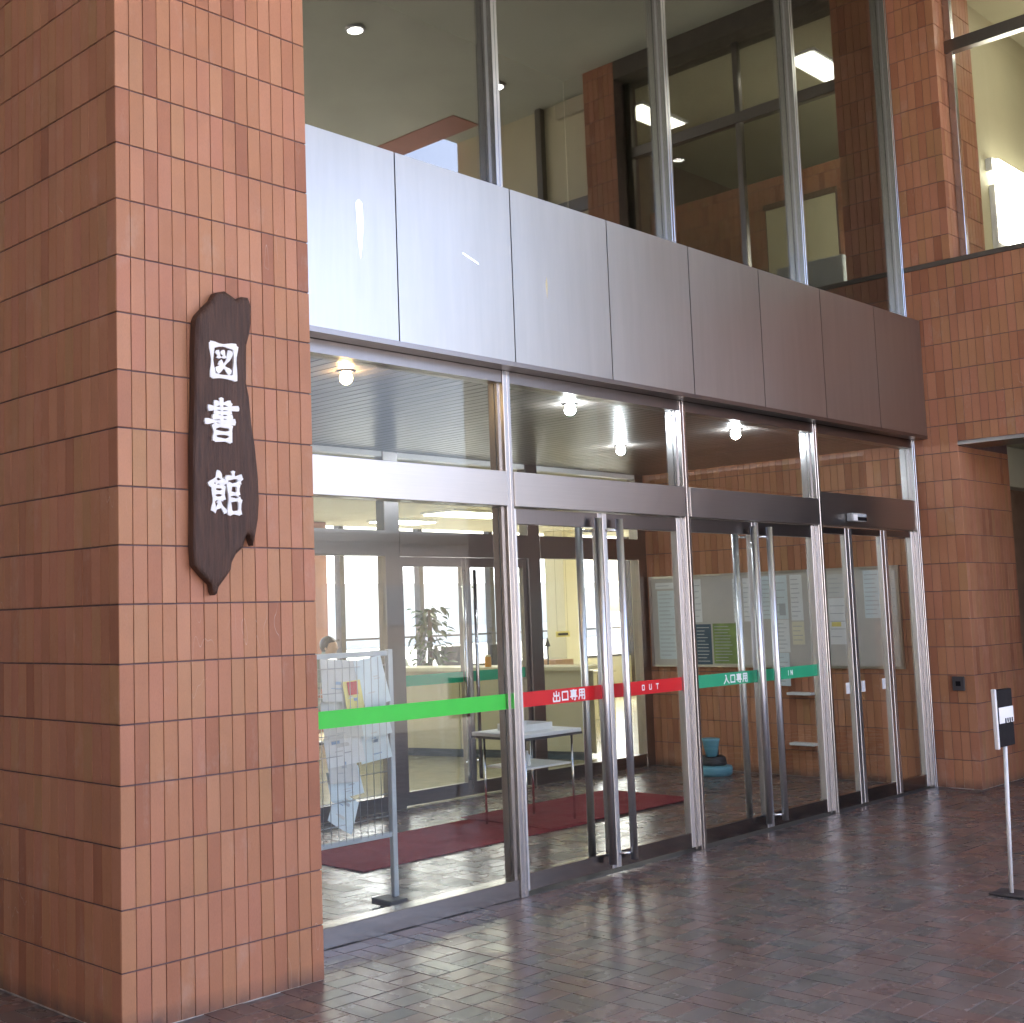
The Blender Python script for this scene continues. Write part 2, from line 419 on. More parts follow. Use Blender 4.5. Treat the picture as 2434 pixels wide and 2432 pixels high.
# wooden name board, an irregular slab of old timber
OUT = [(0.461, 2.96), (0.506, 2.974), (0.546, 2.958), (0.569, 2.947), (0.597, 2.963), (0.634, 2.965), (0.65, 2.929), (0.647, 2.854), (0.638, 2.807), (0.62, 2.753), (0.616, 2.588), (0.629, 2.53), (0.64, 2.413), (0.656, 2.325), (0.664, 2.252), (0.671, 2.179), (0.674, 2.083), (0.667, 2.003), (0.652, 1.936), (0.639, 1.885), (0.633, 1.9), (0.624, 1.929), (0.606, 1.935), (0.597, 1.913), (0.583, 1.877), (0.546, 1.848), (0.523, 1.812), (0.518, 1.783), (0.482, 1.741), (0.455, 1.712), (0.446, 1.684), (0.433, 1.676), (0.425, 1.692), (0.421, 1.72), (0.379, 1.755), (0.333, 1.8), (0.328, 1.88), (0.333, 2.09), (0.335, 2.302), (0.345, 2.516), (0.348, 2.696), (0.353, 2.769), (0.356, 2.827), (0.367, 2.851), (0.407, 2.893), (0.443, 2.928)]
nb = empty('name_board', (.5, -.02, 1.676), 'dark weathered wooden plank sign with three white characters on the pillar', 'sign')
def slab():
    import mathutils
    from mathutils.geometry import delaunay_2d_cdt
    def inside(p):
        c = False; n = len(OUT)
        for i in range(n):
            (x1, y1), (x2, y2) = OUT[i], OUT[(i + 1) % n]
            if (y1 > p[1]) != (y2 > p[1]) and p[0] < (x2 - x1) * (p[1] - y1) / (y2 - y1) + x1: c = not c
        return c
    def dist(p):
        d = 9
        for i in range(len(OUT)):
            a, b = Vector(OUT[i]), Vector(OUT[(i + 1) % len(OUT)]); t = max(0, min(1, (Vector(p) - a).dot(b - a) / (b - a).length_squared))
            d = min(d, (Vector(p) - a - (b - a) * t).length)
        return d
    pts = [Vector(p) for p in OUT]; ne = len(pts)
    x = .33
    while x < .675:
        z = 1.68
        while z < 2.98:
            p = (x + random.uniform(-.003, .003), z + random.uniform(-.006, .006))
            if inside(p) and dist(p) > .007: pts.append(Vector(p))
            z += .024
        x += .0135
    vs, es, fs, _, _, _ = delaunay_2d_cdt(pts, [(i, (i + 1) % ne) for i in range(ne)], [], 1, 1e-5)
    bm = bmesh.new(); fr = []
    from mathutils import noise as mn
    for v in vs:
        d = dist(v); e = min(1, d / .010)
        h = .034 + .010 * e + .011 * mn.noise((v.x * 14, v.y * 2.6, 1.7)) * min(1, d / .03) + .004 * mn.noise((v.x * 60, v.y * 5, 4)) * e
        fr.append(bm.verts.new((v.x, -.006 - h, v.y)))
    for f in fs:
        g = bm.faces.new([fr[i] for i in f]); g.smooth = True
    bk = [bm.verts.new((p[0], -.006, p[1])) for p in OUT]
    for i in range(ne): bm.faces.new((fr[i], fr[(i + 1) % ne], bk[(i + 1) % ne], bk[i]))
    bmesh.ops.recalc_face_normals(bm, faces=bm.faces)
    me = bpy.data.meshes.new('plank'); bm.to_mesh(me); bm.free()
    return par(link('plank', me, 'old_wood'), nb)
slab()
for z_ in (1.95, 2.85): bx('mounting_block', 'old_wood', .46, .54, -.008, .0, z_, z_ + .06, nb)

G = {  # strokes: lists of (x, y) in a unit box, y up
 'zu': [[(.09, .98), (.10, .5), (.12, .0)], [(.05, .93), (.5, .95), (.97, .96)], [(.94, .97), (.92, .5), (.90, -.02)], [(.10, .05), (.5, .05), (.9, .05)], [(.27, .76), (.33, .66), (.34, .58)], [(.46, .78), (.52, .68), (.53, .60)], [(.76, .80), (.66, .55), (.48, .34), (.26, .20)], [(.36, .46), (.52, .33), (.74, .18)]],
 'sho': [[(.27, .87), (.5, .875), (.74, .90)], [(.72, .90), (.71, .66)], [(.10, .745), (.5, .76), (.97, .80)], [(.27, .65), (.72, .67)], [(.47, 1.0), (.48, .72), (.47, .40)], [(.22, .545), (.5, .555), (.78, .57)], [(.0, .43), (.3, .445), (.86, .47)], [(.26, .36), (.26, .2), (.27, .0)], [(.26, .345), (.74, .365)], [(.72, .37), (.73, .2), (.70, -.01)], [(.28, .185), (.72, .19)], [(.27, .025), (.71, .025)]],
 'kan': [[(.30, 1.0), (.2, .84), (.0, .66)], [(.29, .93), (.38, .82), (.5, .74)], [(.19, .745), (.39, .75)], [(.12, .635), (.43, .65)], [(.42, .65), (.41, .34)], [(.12, .64), (.12, .35), (.11, .06)], [(.14, .50), (.4, .505)], [(.14, .355), (.4, .36)], [(.11, .06), (.2, .12), (.31, .20)], [(.26, .30), (.36, .16), (.48, .03)], [(.72, 1.02), (.73, .88)], [(.52, .86), (.75, .875), (.99, .89)], [(.97, .89), (.94, .82), (.90, .76)], [(.53, .87), (.51, .73)], [(.60, .70), (.60, .35), (.60, -.02)], [(.60, .69), (.88, .71)], [(.87, .71), (.86, .47)], [(.61, .48), (.87, .485)], [(.61, .335), (.93, .345)], [(.92, .35), (.90, .0)], [(.61, .03), (.91, .03)]],
 'shutsu': [[(.5, 1), (.5, .05)], [(.18, .86), (.18, .56)], [(.16, .56), (.84, .56)], [(.82, .56), (.82, .86)], [(.09, .44), (.09, .05)], [(.07, .06), (.93, .06)], [(.91, .06), (.91, .44)]],
 'kou': [[(.14, .88), (.14, .05)], [(.12, .87), (.88, .87)], [(.86, .88), (.86, .05)], [(.12, .12), (.88, .12)]],
 'sen': [[(.08, .89), (.92, .89)], [(.5, 1), (.5, .46)], [(.2, .78), (.2, .46)], [(.18, .77), (.82, .77)], [(.8, .78), (.8, .46)], [(.2, .62), (.8, .62)], [(.18, .47), (.82, .47)], [(.03, .34), (.97, .34)], [(.7, .44), (.7, .02)], [(.71, .04), (.54, .05)], [(.24, .24), (.36, .10)]],
 'you': [[(.18, .94), (.18, .4), (.06, .02)], [(.16, .93), (.86, .93)], [(.84, .94), (.84, .02)], [(.85, .04), (.7, .05)], [(.18, .66), (.84, .66)], [(.18, .39), (.84, .39)], [(.5, .93), (.5, .04)]],
 'nyu': [[(.30, .92), (.48, .90)], [(.47, .92), (.46, .6), (.3, .28), (.04, .02)], [(.48, .72), (.62, .34), (.97, .03)]],
 'O': [[(.2, .9), (.8, .9)], [(.2, .92), (.2, .08)], [(.8, .92), (.8, .08)], [(.2, .1), (.8, .1)]],
 'U': [[(.2, 1), (.2, .08)], [(.8, 1), (.8, .08)], [(.2, .1), (.8, .1)]],
 'T': [[(.1, .93), (.9, .93)], [(.5, .95), (.5, .02)]],
 'I': [[(.5, 1), (.5, 0)]], 'N': [[(.18, 1), (.18, 0)], [(.18, .98), (.82, .02)], [(.82, 1), (.82, 0)]],
}
def glyph(key, x0, z0, wd, ht, y, wid, name, material, parent, brush=0):
    b = B()
    for k, st in enumerate(G[key]):
        pts = [Vector((x0 + p[0] * wd, z0 + p[1] * ht)) for p in st]
        # resample
        rs = []
        for a, c in zip(pts, pts[1:]):
            for t in range(3): rs.append(a.lerp(c, t / 3))
        rs.append(pts[-1]); n = len(rs); L, Rr = [], []
        for i, p in enumerate(rs):
            d = (rs[min(i + 1, n - 1)] - rs[max(i - 1, 0)]).normalized(); nn = Vector((-d.y, d.x)); t = i / (n - 1)
            ww = wid * (1 + brush * (.38 * math.cos(t * math.pi * 2) + .15 * math.sin(t * 9 + k)))
            L.append(p + nn * ww / 2); Rr.append(p - nn * ww / 2)
        e0, e1 = (rs[0] - rs[1]).normalized() * wid * .22, (rs[-1] - rs[-2]).normalized() * wid * .22
        poly = L + [rs[-1] + e1] + Rr[::-1] + [rs[0] + e0]
        dz = .00012 * k
        yy = y - dz
        b.prism(poly, lambda p: (p.x, yy, p.y), lambda p: (p.x, yy + .0012 + (.018 if brush else 0), p.y))
    return b.make(name, material, parent)
glyph('zu', .412, 2.590, .146, .150, -.0575, .0205, 'character', 'ink_white', nb, 1)
glyph('sho', .386, 2.322, .180, .182, -.0575, .0185, 'character', 'ink_white', nb, 1)
glyph('kan', .404, 2.016, .168, .176, -.0575, .0185, 'character', 'ink_white', nb, 1)

# ------------------------------------------------------------------ right-hand building (perpendicular wall)
rw = empty('brick_wall', (8.4, 0, 0), 'brown tiled side wall with open passage below and window above', 'wall')
bx('mortar_core', 'mortar', 8.2 + CORE, 9.3, CORE, .46, -.03, 4.44, rw)
bx('mortar_core', 'mortar', 8.2 + CORE, 8.6, -2.9 + CORE, CORE - .0005, 2.905, 4.44, rw)
bx('mortar_core', 'mortar', 8.2 + CORE, 8.6, -2.9 + CORE, -2.3, -.03, 2.904, rw)
bx('mortar_core', 'mortar', 8.2 + CORE, 9.0, -.05 + CORE, .46, 4.4805, 7.4, rw)
bx('window_sill', 'dark_wall', 8.192, 9.3, -2.9, .46, 4.4405, 4.48, rw)
bx('lintel_trim', 'steel_dark', 8.196, 8.62, -2.3, -.0, 2.875, 2.905, rw)
bx('mortar_core', 'mortar', 8.2 + CORE, 8.6, -2.9 + CORE, -2.50, 4.4805, 7.4, rw); bx('window_head', 'dark_wall', 8.205, 8.6, -2.499, -.051 + CORE, 7.2, 7.399, rw)
q = []
tiles('-x', 8.2, -2.9, -2.50, 4.482, 7.4, q)
tiles('-x', 8.2, .0, .372, 0, 4.44, q)
tiles('-x', 8.2, -2.9, -.002, 2.907, 4.44, q)
tiles('-x', 8.2, -2.9, -2.3, 0, 2.905, q)
tiles('-x', 8.2, -.05, .358, 4.482, 7.4, q)
tiles('-y', 0, 8.204, 9.292, 0, 2.87, q)
tiles('-y', -.05, 8.204, 9.0, 4.482, 7.2, q)
lay(q, 'tile', rw, 'tile', .016, .0012, 300, 'tile_field')
# passage beyond the side wall
tag(bx('passage_wall', 'brown_wall', 9.3, 13, .25, .45, -.02, 2.6), 'dark brown inner wall at the end of the open passage', 'wall')
tag(bx('passage_fascia', 'soffit', 9.3, 13, .10, .249, 2.60, 2.97), 'pale band above the dark passage wall', 'wall')
tag(bx('passage_side_wall', 'brown_wall', 8.61, 13.2, -3.1, -2.901, -.02, 3.2), 'dark side wall of the passage away from the doors', 'wall')
tag(bx('passage_end', 'brown_wall', 13, 13.2, -2.9, .46, -.02, 2.97), 'dark end wall closing the passage', 'wall')
tag(bx('passage_ceiling', 'soffit', 8.61, 13.2, -2.9, .46, 2.98, 3.2), kind='structure')
# window of the side wall with its frame, and the lit room behind
sw = empty('side_window', (8.42, -1.4, 4.48), 'tall glazed window with dark transom above the brick passage', 'window')
for y_ in (-.085, -1.17, -2.465): bx('mullion', 'steel' if y_ > -.5 else 'steel_dark', 8.40, 8.46, y_ - .03, y_ + .03, 4.481, 7.2, sw, .003)
bx('transom', 'steel_dark', 8.385, 8.475, -2.498, -.051, 6.36, 6.47, sw, .003)
for a, b_ in ((-1.14, -.115), (-2.435, -1.2)):
    for c_, d_ in ((4.49, 6.355), (6.475, 7.19)): bx('pane', 'glass_far', 8.425, 8.433, a, b_, c_, d_, sw)
tag(bx('room_ceiling', 'lobby_ceiling', 8.601, 13, -3.6, .3, 7.2, 7.38), kind='structure')
tag(bx('room_floor', 'lobby_floor', 8.61, 13, -3.6, .3, 4.2, 4.439), kind='structure')
tag(bx('room_back_wall', 'room_brown', 13, 13.2, -3.6, 3, 4.2, 7.38), 'brown back wall of the lit upstairs room', 'wall')
tag(bx('room_side_wall', 'beige', 9.001, 13, .10, .3, 4.439, 7.2), 'beige side wall of the lit upstairs room', 'wall')
tag(bx('room_partition', 'brown_wall', 8.91, 13, -3.75, -3.6, 4.2, 7.2), 'brown partition closing the upstairs room', 'wall')
def fixture(x, y, z, lx, ly, label, name='ceiling_light', m='tube_light', grp=None):
    e = empty(name, (x, y, z), label, 'light', grp)
    bx('housing', 'white_paint', x - lx / 2 - .03, x + lx / 2 + .03, y - ly / 2 - .03, y + ly / 2 + .03, z - .03, z, e)
    bx('diffuser', m, x - lx / 2, x + lx / 2, y - ly / 2, y + ly / 2, z - .045, z - .0305, e)
    return e
fixture(9.75, -.85, 7.2, 1.2, .28, 'long fluorescent ceiling light in the upstairs room by the brick reveal', m='room_tube')
fixture(9.37, -2.79, 7.2, .85, .28, 'long fluorescent ceiling light in the upstairs room by the partition', m='room_tube')
iwl = empty('inner_brick_wall', (10.5, -2.2, 4.44), 'brown tiled wall with a pale door inside the upstairs room', 'wall')
bx('mortar_core', 'mortar', 10.4 + CORE, 10.6, -3.59, -.75, 4.4395, 6.45, iwl)
q = []; tiles('-x', 10.4, -3.59, -.75, 4.44, 6.45, q, gap=(-2.05, -1.15, 4.4, 6.1))
lay(q, 'tile', iwl, 'tile', .016, .0012, 0, 'tile_field')
bx('door', 'cream', 10.395, 10.406, -2.02, -1.18, 4.44, 6.08, iwl); bx('door_frame', 'room_brown', 10.385, 10.3945, -2.05, -1.15, 6.085, 6.15, iwl)
tag(B().box(9.6, 9.9, -1.5, -.75, 4.4395, 5.15, .01).make('cabinet', 'grey_paint'), 'low blue-grey cabinet upstairs behind the side window', 'cabinet')
t = empty('lit_panel', (9.9, .03, 4.6), 'bright white glowing panel low on the upstairs room wall', 'panel')
bx('panel_frame', 'white_paint', 9.60, 11.05, .05, .099, 4.86, 5.47, t); bx('panel_face', 'tube_light', 9.63, 11.02, .044, .0495, 4.92, 5.44, t)
wl = empty('wall_light', (10.2, .05, 5.55), 'long glowing light mounted above the white panel upstairs', 'light')
bx('housing', 'white_paint', 9.56, 11.05, .04, .099, 5.60, 5.72, wl); bx('tube', 'tube_light', 9.58, 11.03, -.02, .0395, 5.57, 5.70, wl, .015)

# paler annex beyond the side wall, seen mirrored in the upper glass
ax = empty('annex_wall', (8.75, -4.2, 0), 'pale glazed annex wall with dark posts next to the brick wall', 'wall')
bx('panel', 'cream', 8.66, 8.9, -5.2, -2.95, 4.46, 7.4, ax); bx('plinth', 'grey_brown_wall', 8.62, 8.9, -5.2, -2.95, 0, 4.4595, ax)
for y_ in (-3.0, -3.85, -4.7): bx('post', 'steel_dark', 8.58, 8.659, y_ - .04, y_ + .04, 4.4605, 7.399, ax)
bx('beam', 'steel_dark', 8.60, 8.657, -5.2, -2.95, 6.05, 6.2, ax)

# ------------------------------------------------------------------ soffit over the forecourt
tag(bx('soffit', 'soffit', -5.6, 7.95, -6.5, .34, 7.401, 7.8), kind='structure')
tag(bx('roof_slab', 'soffit', -5.6, 17.5, .34, 10.4, 7.401, 7.8), kind='structure')
tag(bx('edge_beam', 'brick_pink', -5.6, 8.40, -6.85, -6.501, 7.25, 7.8), 'pink tiled beam along the outer edge of the porch ceiling', 'beam')
tag(bx('edge_beam', 'brick_pink', 7.951, 8.40, -6.5, -4.6, 7.39, 7.8), 'short pink tiled band on the open side of the porch ceiling', 'beam')
tag(bx('roof_slab', 'soffit', 7.951, 8.40, -4.599, .34, 7.401, 7.8), kind='structure')
tag(bx('roof_slab', 'soffit', 8.401, 13.2, -5.2, .34, 7.401, 7.8), kind='structure')
for i, (x, y, lb) in enumerate(((5.58, -3.70, 'round recessed downlight in the porch ceiling beside the brick pillar'), (7.70, -3.70, 'round recessed downlight in the porch ceiling beside the brick side wall'))):
    e = empty('downlight', (x, y, 7.4), lb, 'light', None)
    B().lathe((x, y, 7.372), [(.085, 0), (.10, .006), (.10, .028)]).make('trim_ring', 'white_paint', e)
    B().lathe((x, y, 7.364), [(.05, 0), (.07, .002), (.07, .0079)]).make('lens', 'downlight', e)
# enclosing walls added on the far left, out of frame, to shade the pillar's side
lw_ = empty('brick_wall', (-5.4, -2, 0), 'long unseen wall added opposite the passage to shade the pillar', 'wall')
bx('wall_body', 'grey_brown_wall', -5.6, -5.2, -6, 2.9, -.03, 7.4, lw_)
bw_ = empty('brick_wall', (-2.6, 2.8, 0), 'unseen wall added behind the big pillar to shade its side', 'wall')
bx('wall_body', 'grey_brown_wall', -5.2, 0, 2.61, 2.9, -.03, 7.4, bw_)

ob_ = empty('light_block_mass', (-12, -15, 0), 'unseen brown block added across the forecourt to cut light from the left', 'building')
bx('wall_body', 'grey_brown_wall', -22, -2.5, -18, -12, -.05, 7, ob_)  # unseen mass added to shade the side wall and the pillar's left face

# ------------------------------------------------------------------ steel fascia
fa = empty('fascia', (4.6, .31, 2.98), 'wide brushed steel fascia of eight panels above the entrance', 'fascia')
fx = [1.022, 1.84, 2.76, 3.68, 4.59, 5.50, 6.41, 7.32, 8.196]
for i, (a, b_) in enumerate(zip(fx, fx[1:])):
    pnl = B().box(a + .005, b_ - .004, .25, .262, 2.982, 3.99).make('panel', 'steel_panel', fa)
    if i < 3:  # reflection glints built as mirror-bright slivers on the first panels
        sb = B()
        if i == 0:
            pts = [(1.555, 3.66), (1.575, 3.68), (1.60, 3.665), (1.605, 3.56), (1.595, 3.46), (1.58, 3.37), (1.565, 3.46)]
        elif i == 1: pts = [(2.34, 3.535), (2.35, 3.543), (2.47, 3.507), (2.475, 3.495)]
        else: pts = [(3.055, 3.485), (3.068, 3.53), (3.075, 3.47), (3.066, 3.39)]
        sb.prism(pts, lambda p: (p[0], .2485, p[1]), lambda p: (p[0], .2502, p[1])); sb.make('glint_mark', 'glint_mark', pnl)
bx('backing', 'dark_gasket', 1.022, 8.196, .2621, .352, 2.99, 3.985, fa)
bx('soffit_strip', 'steel_dark', 1.022, 8.196, .2500, .358, 2.955, 2.9815, fa)

# ------------------------------------------------------------------ entrance framing (fixed)
PX = [1.05, 2.80, 4.60, 6.42]
ef = empty('entrance_frame', (4.6, .42, 0), 'stainless steel entrance frame with posts and glazed transom lights', 'frame')
def post(x, z0, z1, parent, y0=.36, y1=.48, h=.030, m='steel', name='post'):
    b = B()
    b.box(x - h, x - .004, y0, y1, z0, z1, .0025); b.box(x + .004, x + h, y0, y1, z0, z1, .0025)
    b.box(x - .0036, x + .0036, y0 + .004, y1 - .004, z0 + .001, z1 - .001)
    b.box(x - h - .012, x - h - .0002, .398, .4155, z0, z1); b.box(x - h - .012, x - h - .0002, .4245, .442, z0, z1)
    b.box(x + h + .0002, x + h + .012, .398, .4155, z0, z1); b.box(x + h + .0002, x + h + .012, .4245, .442, z0, z1)
    return b.make(name, m, parent)
for x in PX: post(x, 0, 2.954, ef)
post(8.165, 0, 2.954, ef)
edges = PX + [8.165]
for i, (a, b_) in enumerate(zip(edges, edges[1:])):
    zt = 2.37 if i < 3 else 2.43
    y0 = .352 if i < 3 else .372
    bx('transom', 'steel_h', a + .0305, b_ - .0305, y0, .478, 2.172, zt, ef, .002)
    bx('header', 'steel_dark', a + .0305, b_ - .0305, .37, .47, 2.885, 2.954, ef)
    bx('pane', 'glass', a + .031, b_ - .031, .416, .424, zt + .0005, 2.8845, ef)
bx('base_rail', 'steel_base', PX[0] + .0305, PX[1] - .0305, .372, .468, .0, .10, ef, .002)
bx('pane', 'glass', PX[0] + .031, PX[1] - .031, .416, .424, .1005, 2.1715, ef)
bx('safety_tape', 'tape_green', PX[0] + .045, PX[1] - .045, .4135, .4157, 1.03, 1.115, ef)
bx('side_cheek', 'steel_dark', .95, 1.019, .36, .48, 0, 2.954, ef)
for z_ in (1.5, 1.9): pass

def door(x0, x1, hinge, label, tapem, text, tx, tw, th_, pitch=1.12):
    d = empty('swing_door', ((x0 + x1) / 2, .42, 0), label, 'door')
    s = .042
    bx('stile', 'satin', x0, x0 + s, .395, .445, .02, 2.165, d, .002); bx('stile', 'satin', x1 - s, x1, .395, .445, .02, 2.165, d, .002)
    bx('top_rail', 'steel_dark', x0 + s + .0003, x1 - s - .0003, .397, .443, 2.075, 2.165, d, .002)
    bx('bottom_rail', 'steel_base', x0 + s + .0003, x1 - s - .0003, .397, .443, .02, .115, d, .002)
    bx('pane', 'glass', x0 + s, x1 - s, .416, .424, .1155, 2.0745, d)
    tp = bx('safety_tape', tapem, x0 + s + .002, x1 - s - .002, .4135, .4157, 1.03, 1.115, d)
    for k, ch in enumerate(text):
        glyph(ch, tx + k * tw * pitch, 1.0725 - th_ / 2, tw, th_, .4128, tw * (.13 if len(ch) > 1 else .2), 'lettering', 'ink_white', tp)
    hx = x1 - .105 if hinge == 'L' else x0 + .105
    hb = (hx + .0) 
    for y_, nm in ((.345, 'pull_bar'), (.497, 'pull_bar')):
        b = B().tube((hb, y_, .06), (hb, y_, 2.13), .023, 16)
        ob = b.make(nm, 'satin', d)
        for z_ in (.10, 2.06):
            xs = x1 - s / 2 if hinge == 'L' else x0 + s / 2
            B().tube((hb, y_, z_), (xs, .394 if y_ < .42 else .446, z_), .009, 10).make('bracket', 'chrome', ob)
    return d
door(2.843, 3.697, 'L', 'glass exit door with red tape lettered in Japanese', 'tape_red', ['shutsu', 'kou', 'sen', 'you'], 3.17, .072, .062)
door(3.703, 4.557, 'R', 'glass exit door whose red tape reads OUT', 'tape_red', ['O', 'U', 'T'], 4.06, .036, .036, 2.15)
door(4.643, 5.507, 'L', 'glass entry door with green tape lettered in Japanese', 'tape_teal', ['nyu', 'kou', 'sen', 'you'], 5.02, .072, .062)
door(5.513, 6.377, 'R', 'glass entry door whose green tape reads IN', 'tape_teal', ['I', 'N'], 5.88, .036, .036, 1.3)
def leaf(x0, x1, y, label, stickers):
    d = empty('sliding_door', ((x0 + x1) / 2, y, 0), label, 'door')
    s = .05
    bx('stile', 'satin', x0, x0 + s, y - .022, y + .022, .015, 2.160, d, .002); bx('stile', 'satin', x1 - s, x1, y - .022, y + .022, .015, 2.160, d, .002)
    bx('bottom_rail', 'steel_base', x0 + s + .0003, x1 - s - .0003, y - .02, y + .02, .015, .115, d, .002)
    bx('top_rail', 'steel_dark', x0 + s + .0003, x1 - s - .0003, y - .02, y + .02, 2.11, 2.160, d, .002)
    bx('pane', 'glass', x0 + s, x1 - s, y - .004, y + .004, .1155, 2.1095, d)
    for k in stickers: bx('sticker', 'paper', k - .03, k + .03, y - .0062, y - .0043, .865, .95, d)
leaf(6.464, 6.93, .42, 'narrow fixed-looking leaf of the automatic door beside the post', (6.80,))
leaf(6.94, 7.55, .42, 'middle leaf of the automatic glass door under the sensor', (7.06, 7.42))
leaf(7.56, 8.122, .42, 'end leaf of the automatic glass door against the brick wall', ())
ds = empty('door_sensor', (6.98, .32, 2.21), 'small silver motion sensor box on the automatic door header', 'sensor')
bx('body', 'grey_paint', 6.86, 7.10, .315, .3715, 2.21, 2.275, ds, .008); bx('lens', 'ink_white', 6.862, 6.93, .309, .3145, 2.215, 2.262, ds); bx('window', 'black', 6.94, 7.09, .311, .3145, 2.216, 2.245, ds)
wp = empty('wall_plate', (8.19, .13, .8), 'small dark call plate on the brick beside the automatic door', 'plate')
bx('plate', 'dark_plastic', 8.178, 8.197, .08, .18, .81, .93, wp, .004); bx('button', 'black', 8.174, 8.1775, .11, .15, .85, .89, wp)

# upper curtain wall
cw = empty('curtain_wall', (4.6, .42, 3.99), 'tall mirror-like glass wall with steel mullions above the fascia', 'glazing')
for x in PX + [8.165]: post(x, 3.986, 7.4, cw, .35, .47, .026, 'steel', 'mullion')
for a, b_ in zip(edges, edges[1:]): bx('pane', 'coated_glass', a + .027, b_ - .027, .416, .424, 3.986, 7.4, cw)
tag(bx('upper_back_wall', 'upper_dark', .95, 8.2, 4.0, 4.2, 3.2, 7.4), 'dark wall inside behind the mirror-like upper glass', 'wall')
tag(bx('upper_side_wall', 'upper_dark', 8.21, 8.4, .47, 4.0, 3.2, 7.4), 'dark side wall inside behind the upper glass', 'wall')

# ------------------------------------------------------------------ vestibule
tag(bx('ceiling', 'dark_wall', .95, 17.2, .3585, 9.6, 2.975, 3.2), kind='structure')
vc = tag(bx('vestibule_ceiling', 'dark_gasket', .95, 8.2, .4705, 3.2, 2.945, 2.974), kind='structure')
x = .96; bmesh_shared = None
pm = bpy.data.meshes.new('ceiling_board'); 
tb = B().box(-.046, .046, -1.36, 1.36, -.0, .018, .003); tb.bm.to_mesh(pm); tb.bm.free(); pm.materials.append(M['board_ceiling'])
while x < 8.15:
    o = bpy.data.objects.new('ceiling_board', pm); COL.objects.link(o); o.parent = vc; o.location = (x + .048, 1.835, 2.926); x += .0965
tag(bx('vestibule_side_wall', 'brown_wall', .95, 1.019, .481, 3.2, 0, 2.944), 'dark side wall of the entrance lobby behind the pillar', 'wall')
vw = empty('vestibule_brick_wall', (8.4, 1.8, 0), 'brown tiled wall inside the glass lobby behind the notice board', 'wall')
bx('mortar_core', 'mortar', 8.2 + CORE, 8.6, .4605, 3.26, -.03, 2.974, vw)
q = []; tiles('-x', 8.2, .484, 3.25, 0, 2.94, q)
lay(q, 'tile', vw, 'tile', .016, .0012, 300, 'tile_field')
for x_, y_, m_, lb in ((1.95, .79, 'bulb_warm', 'warm glowing bulb in the boarded ceiling behind the green-taped pane'), (3.91, .77, 'bulb_cool', 'cool white bulb in the boarded ceiling behind the exit doors'), (5.97, .78, 'bulb_cool', 'cool white bulb in the boarded ceiling behind the entry doors'), (5.99, 1.87, 'bulb_cool', 'cool white bulb deeper in the lobby ceiling by the inner glass')):
    e = empty('ceiling_lamp', (x_, y_, 2.926), lb, 'lamp', None)
    B().lathe((x_, y_, 2.914), [(.045, 0), (.052, .003), (.054, .0115)]).make('collar', 'steel_dark', e)
    B().ball((x_, y_, 2.884), .036, (1, 1, 1.0)).make('bulb', m_, e)
# notice board and papers
nbd = empty('notice_board', (8.18, 1.87, .99), 'long grey notice board on the tiled lobby wall', 'board')
bx('felt', 'board_cloth', 8.176, 8.192, .60, 3.14, 1.01, 1.86, nbd)
for a in ((.575, 3.165, 1.86, 1.885), (.575, 3.165, .985, 1.01)): bx('frame_rail', 'steel_h', 8.168, 8.196, a[0], a[1], a[2], a[3], nbd)
for a in ((.575, .5995), (3.1405, 3.165)): bx('frame_stile', 'steel_h', 8.168, 8.196, a[0], a[1], 1.0105, 1.8595, nbd)
def paper(y0, y1, z0, z1, m_, label, lines=0, extra=None, cat='notice', name='notice', x_=8.1755):
    o = bx(name, m_, x_ - .0012, x_, min(y0, y1), max(y0, y1), z0, z1)
    tag(o, label, cat)
    a, b_ = min(y0, y1), max(y0, y1)
    if lines:
        for k in range(lines):
            z = z1 - (k + 1) * (z1 - z0) / (lines + 1); f = random.uniform(.55, .95)
            bx('print_line', 'print_grey' if m_ not in ('poster_navy',) else 'paper_grey', x_ - .0018, x_ - .00125, b_ - (b_ - a) * .06 - (b_ - a) * .86 * f, b_ - (b_ - a) * .06, z - .004, z + .003, o)
    if extra: bx('print_block', extra[0], x_ - .0019, x_ - .00125, extra[1], extra[2], extra[3], extra[4], o)
    return o
paper(3.09, 2.84, 1.76, 1.82, 'paper', 'small rounded white title plate at the top corner of the notice board', 1)
paper(3.07, 2.83, 1.06, 1.74, 'paper_blue', 'tall pale blue notice sheet under the title plate', 16)
paper(2.64, 2.56, 1.42, 1.84, 'paper', 'narrow white strip notice beside the bare felt', 6)
paper(2.21, 2.13, 1.42, 1.83, 'paper', 'white sheet to the right of the bare felt', 8)
paper(2.10, 2.03, 1.42, 1.83, 'paper', 'slim white sheet behind the door pull bar', 8)
paper(2.64, 2.47, 1.01, 1.40, 'poster_navy', 'dark navy poster with pale lines on the notice board', 11)
paper(2.45, 2.17, 1.02, 1.405, 'poster_green', 'green text poster beside the navy one', 12)
paper(1.90, 1.78, 1.44, 1.84, 'paper_blue', 'white sheet left of the sheet with a photo', 9)
paper(1.77, 1.64, 1.435, 1.84, 'paper_blue', 'white sheet with a small grey photo', 5, ('print_grey', 1.665, 1.73, 1.47, 1.58))
paper(1.61, 1.49, 1.42, 1.84, 'paper', 'white sheet right of the sheet with a photo', 9)
paper(1.77, 1.64, 1.13, 1.43, 'paper', 'white sheet hung below the photo sheet', 7)
paper(1.61, 1.49, 1.20, 1.41, 'paper_cream', 'small cream sheet below the plain white sheet', 4)
paper(1.79, 1.65, .82, 1.125, 'paper_blue', 'white sheet hanging past the bottom edge of the notice board', 6, None, 'notice', 'notice', 8.1665)
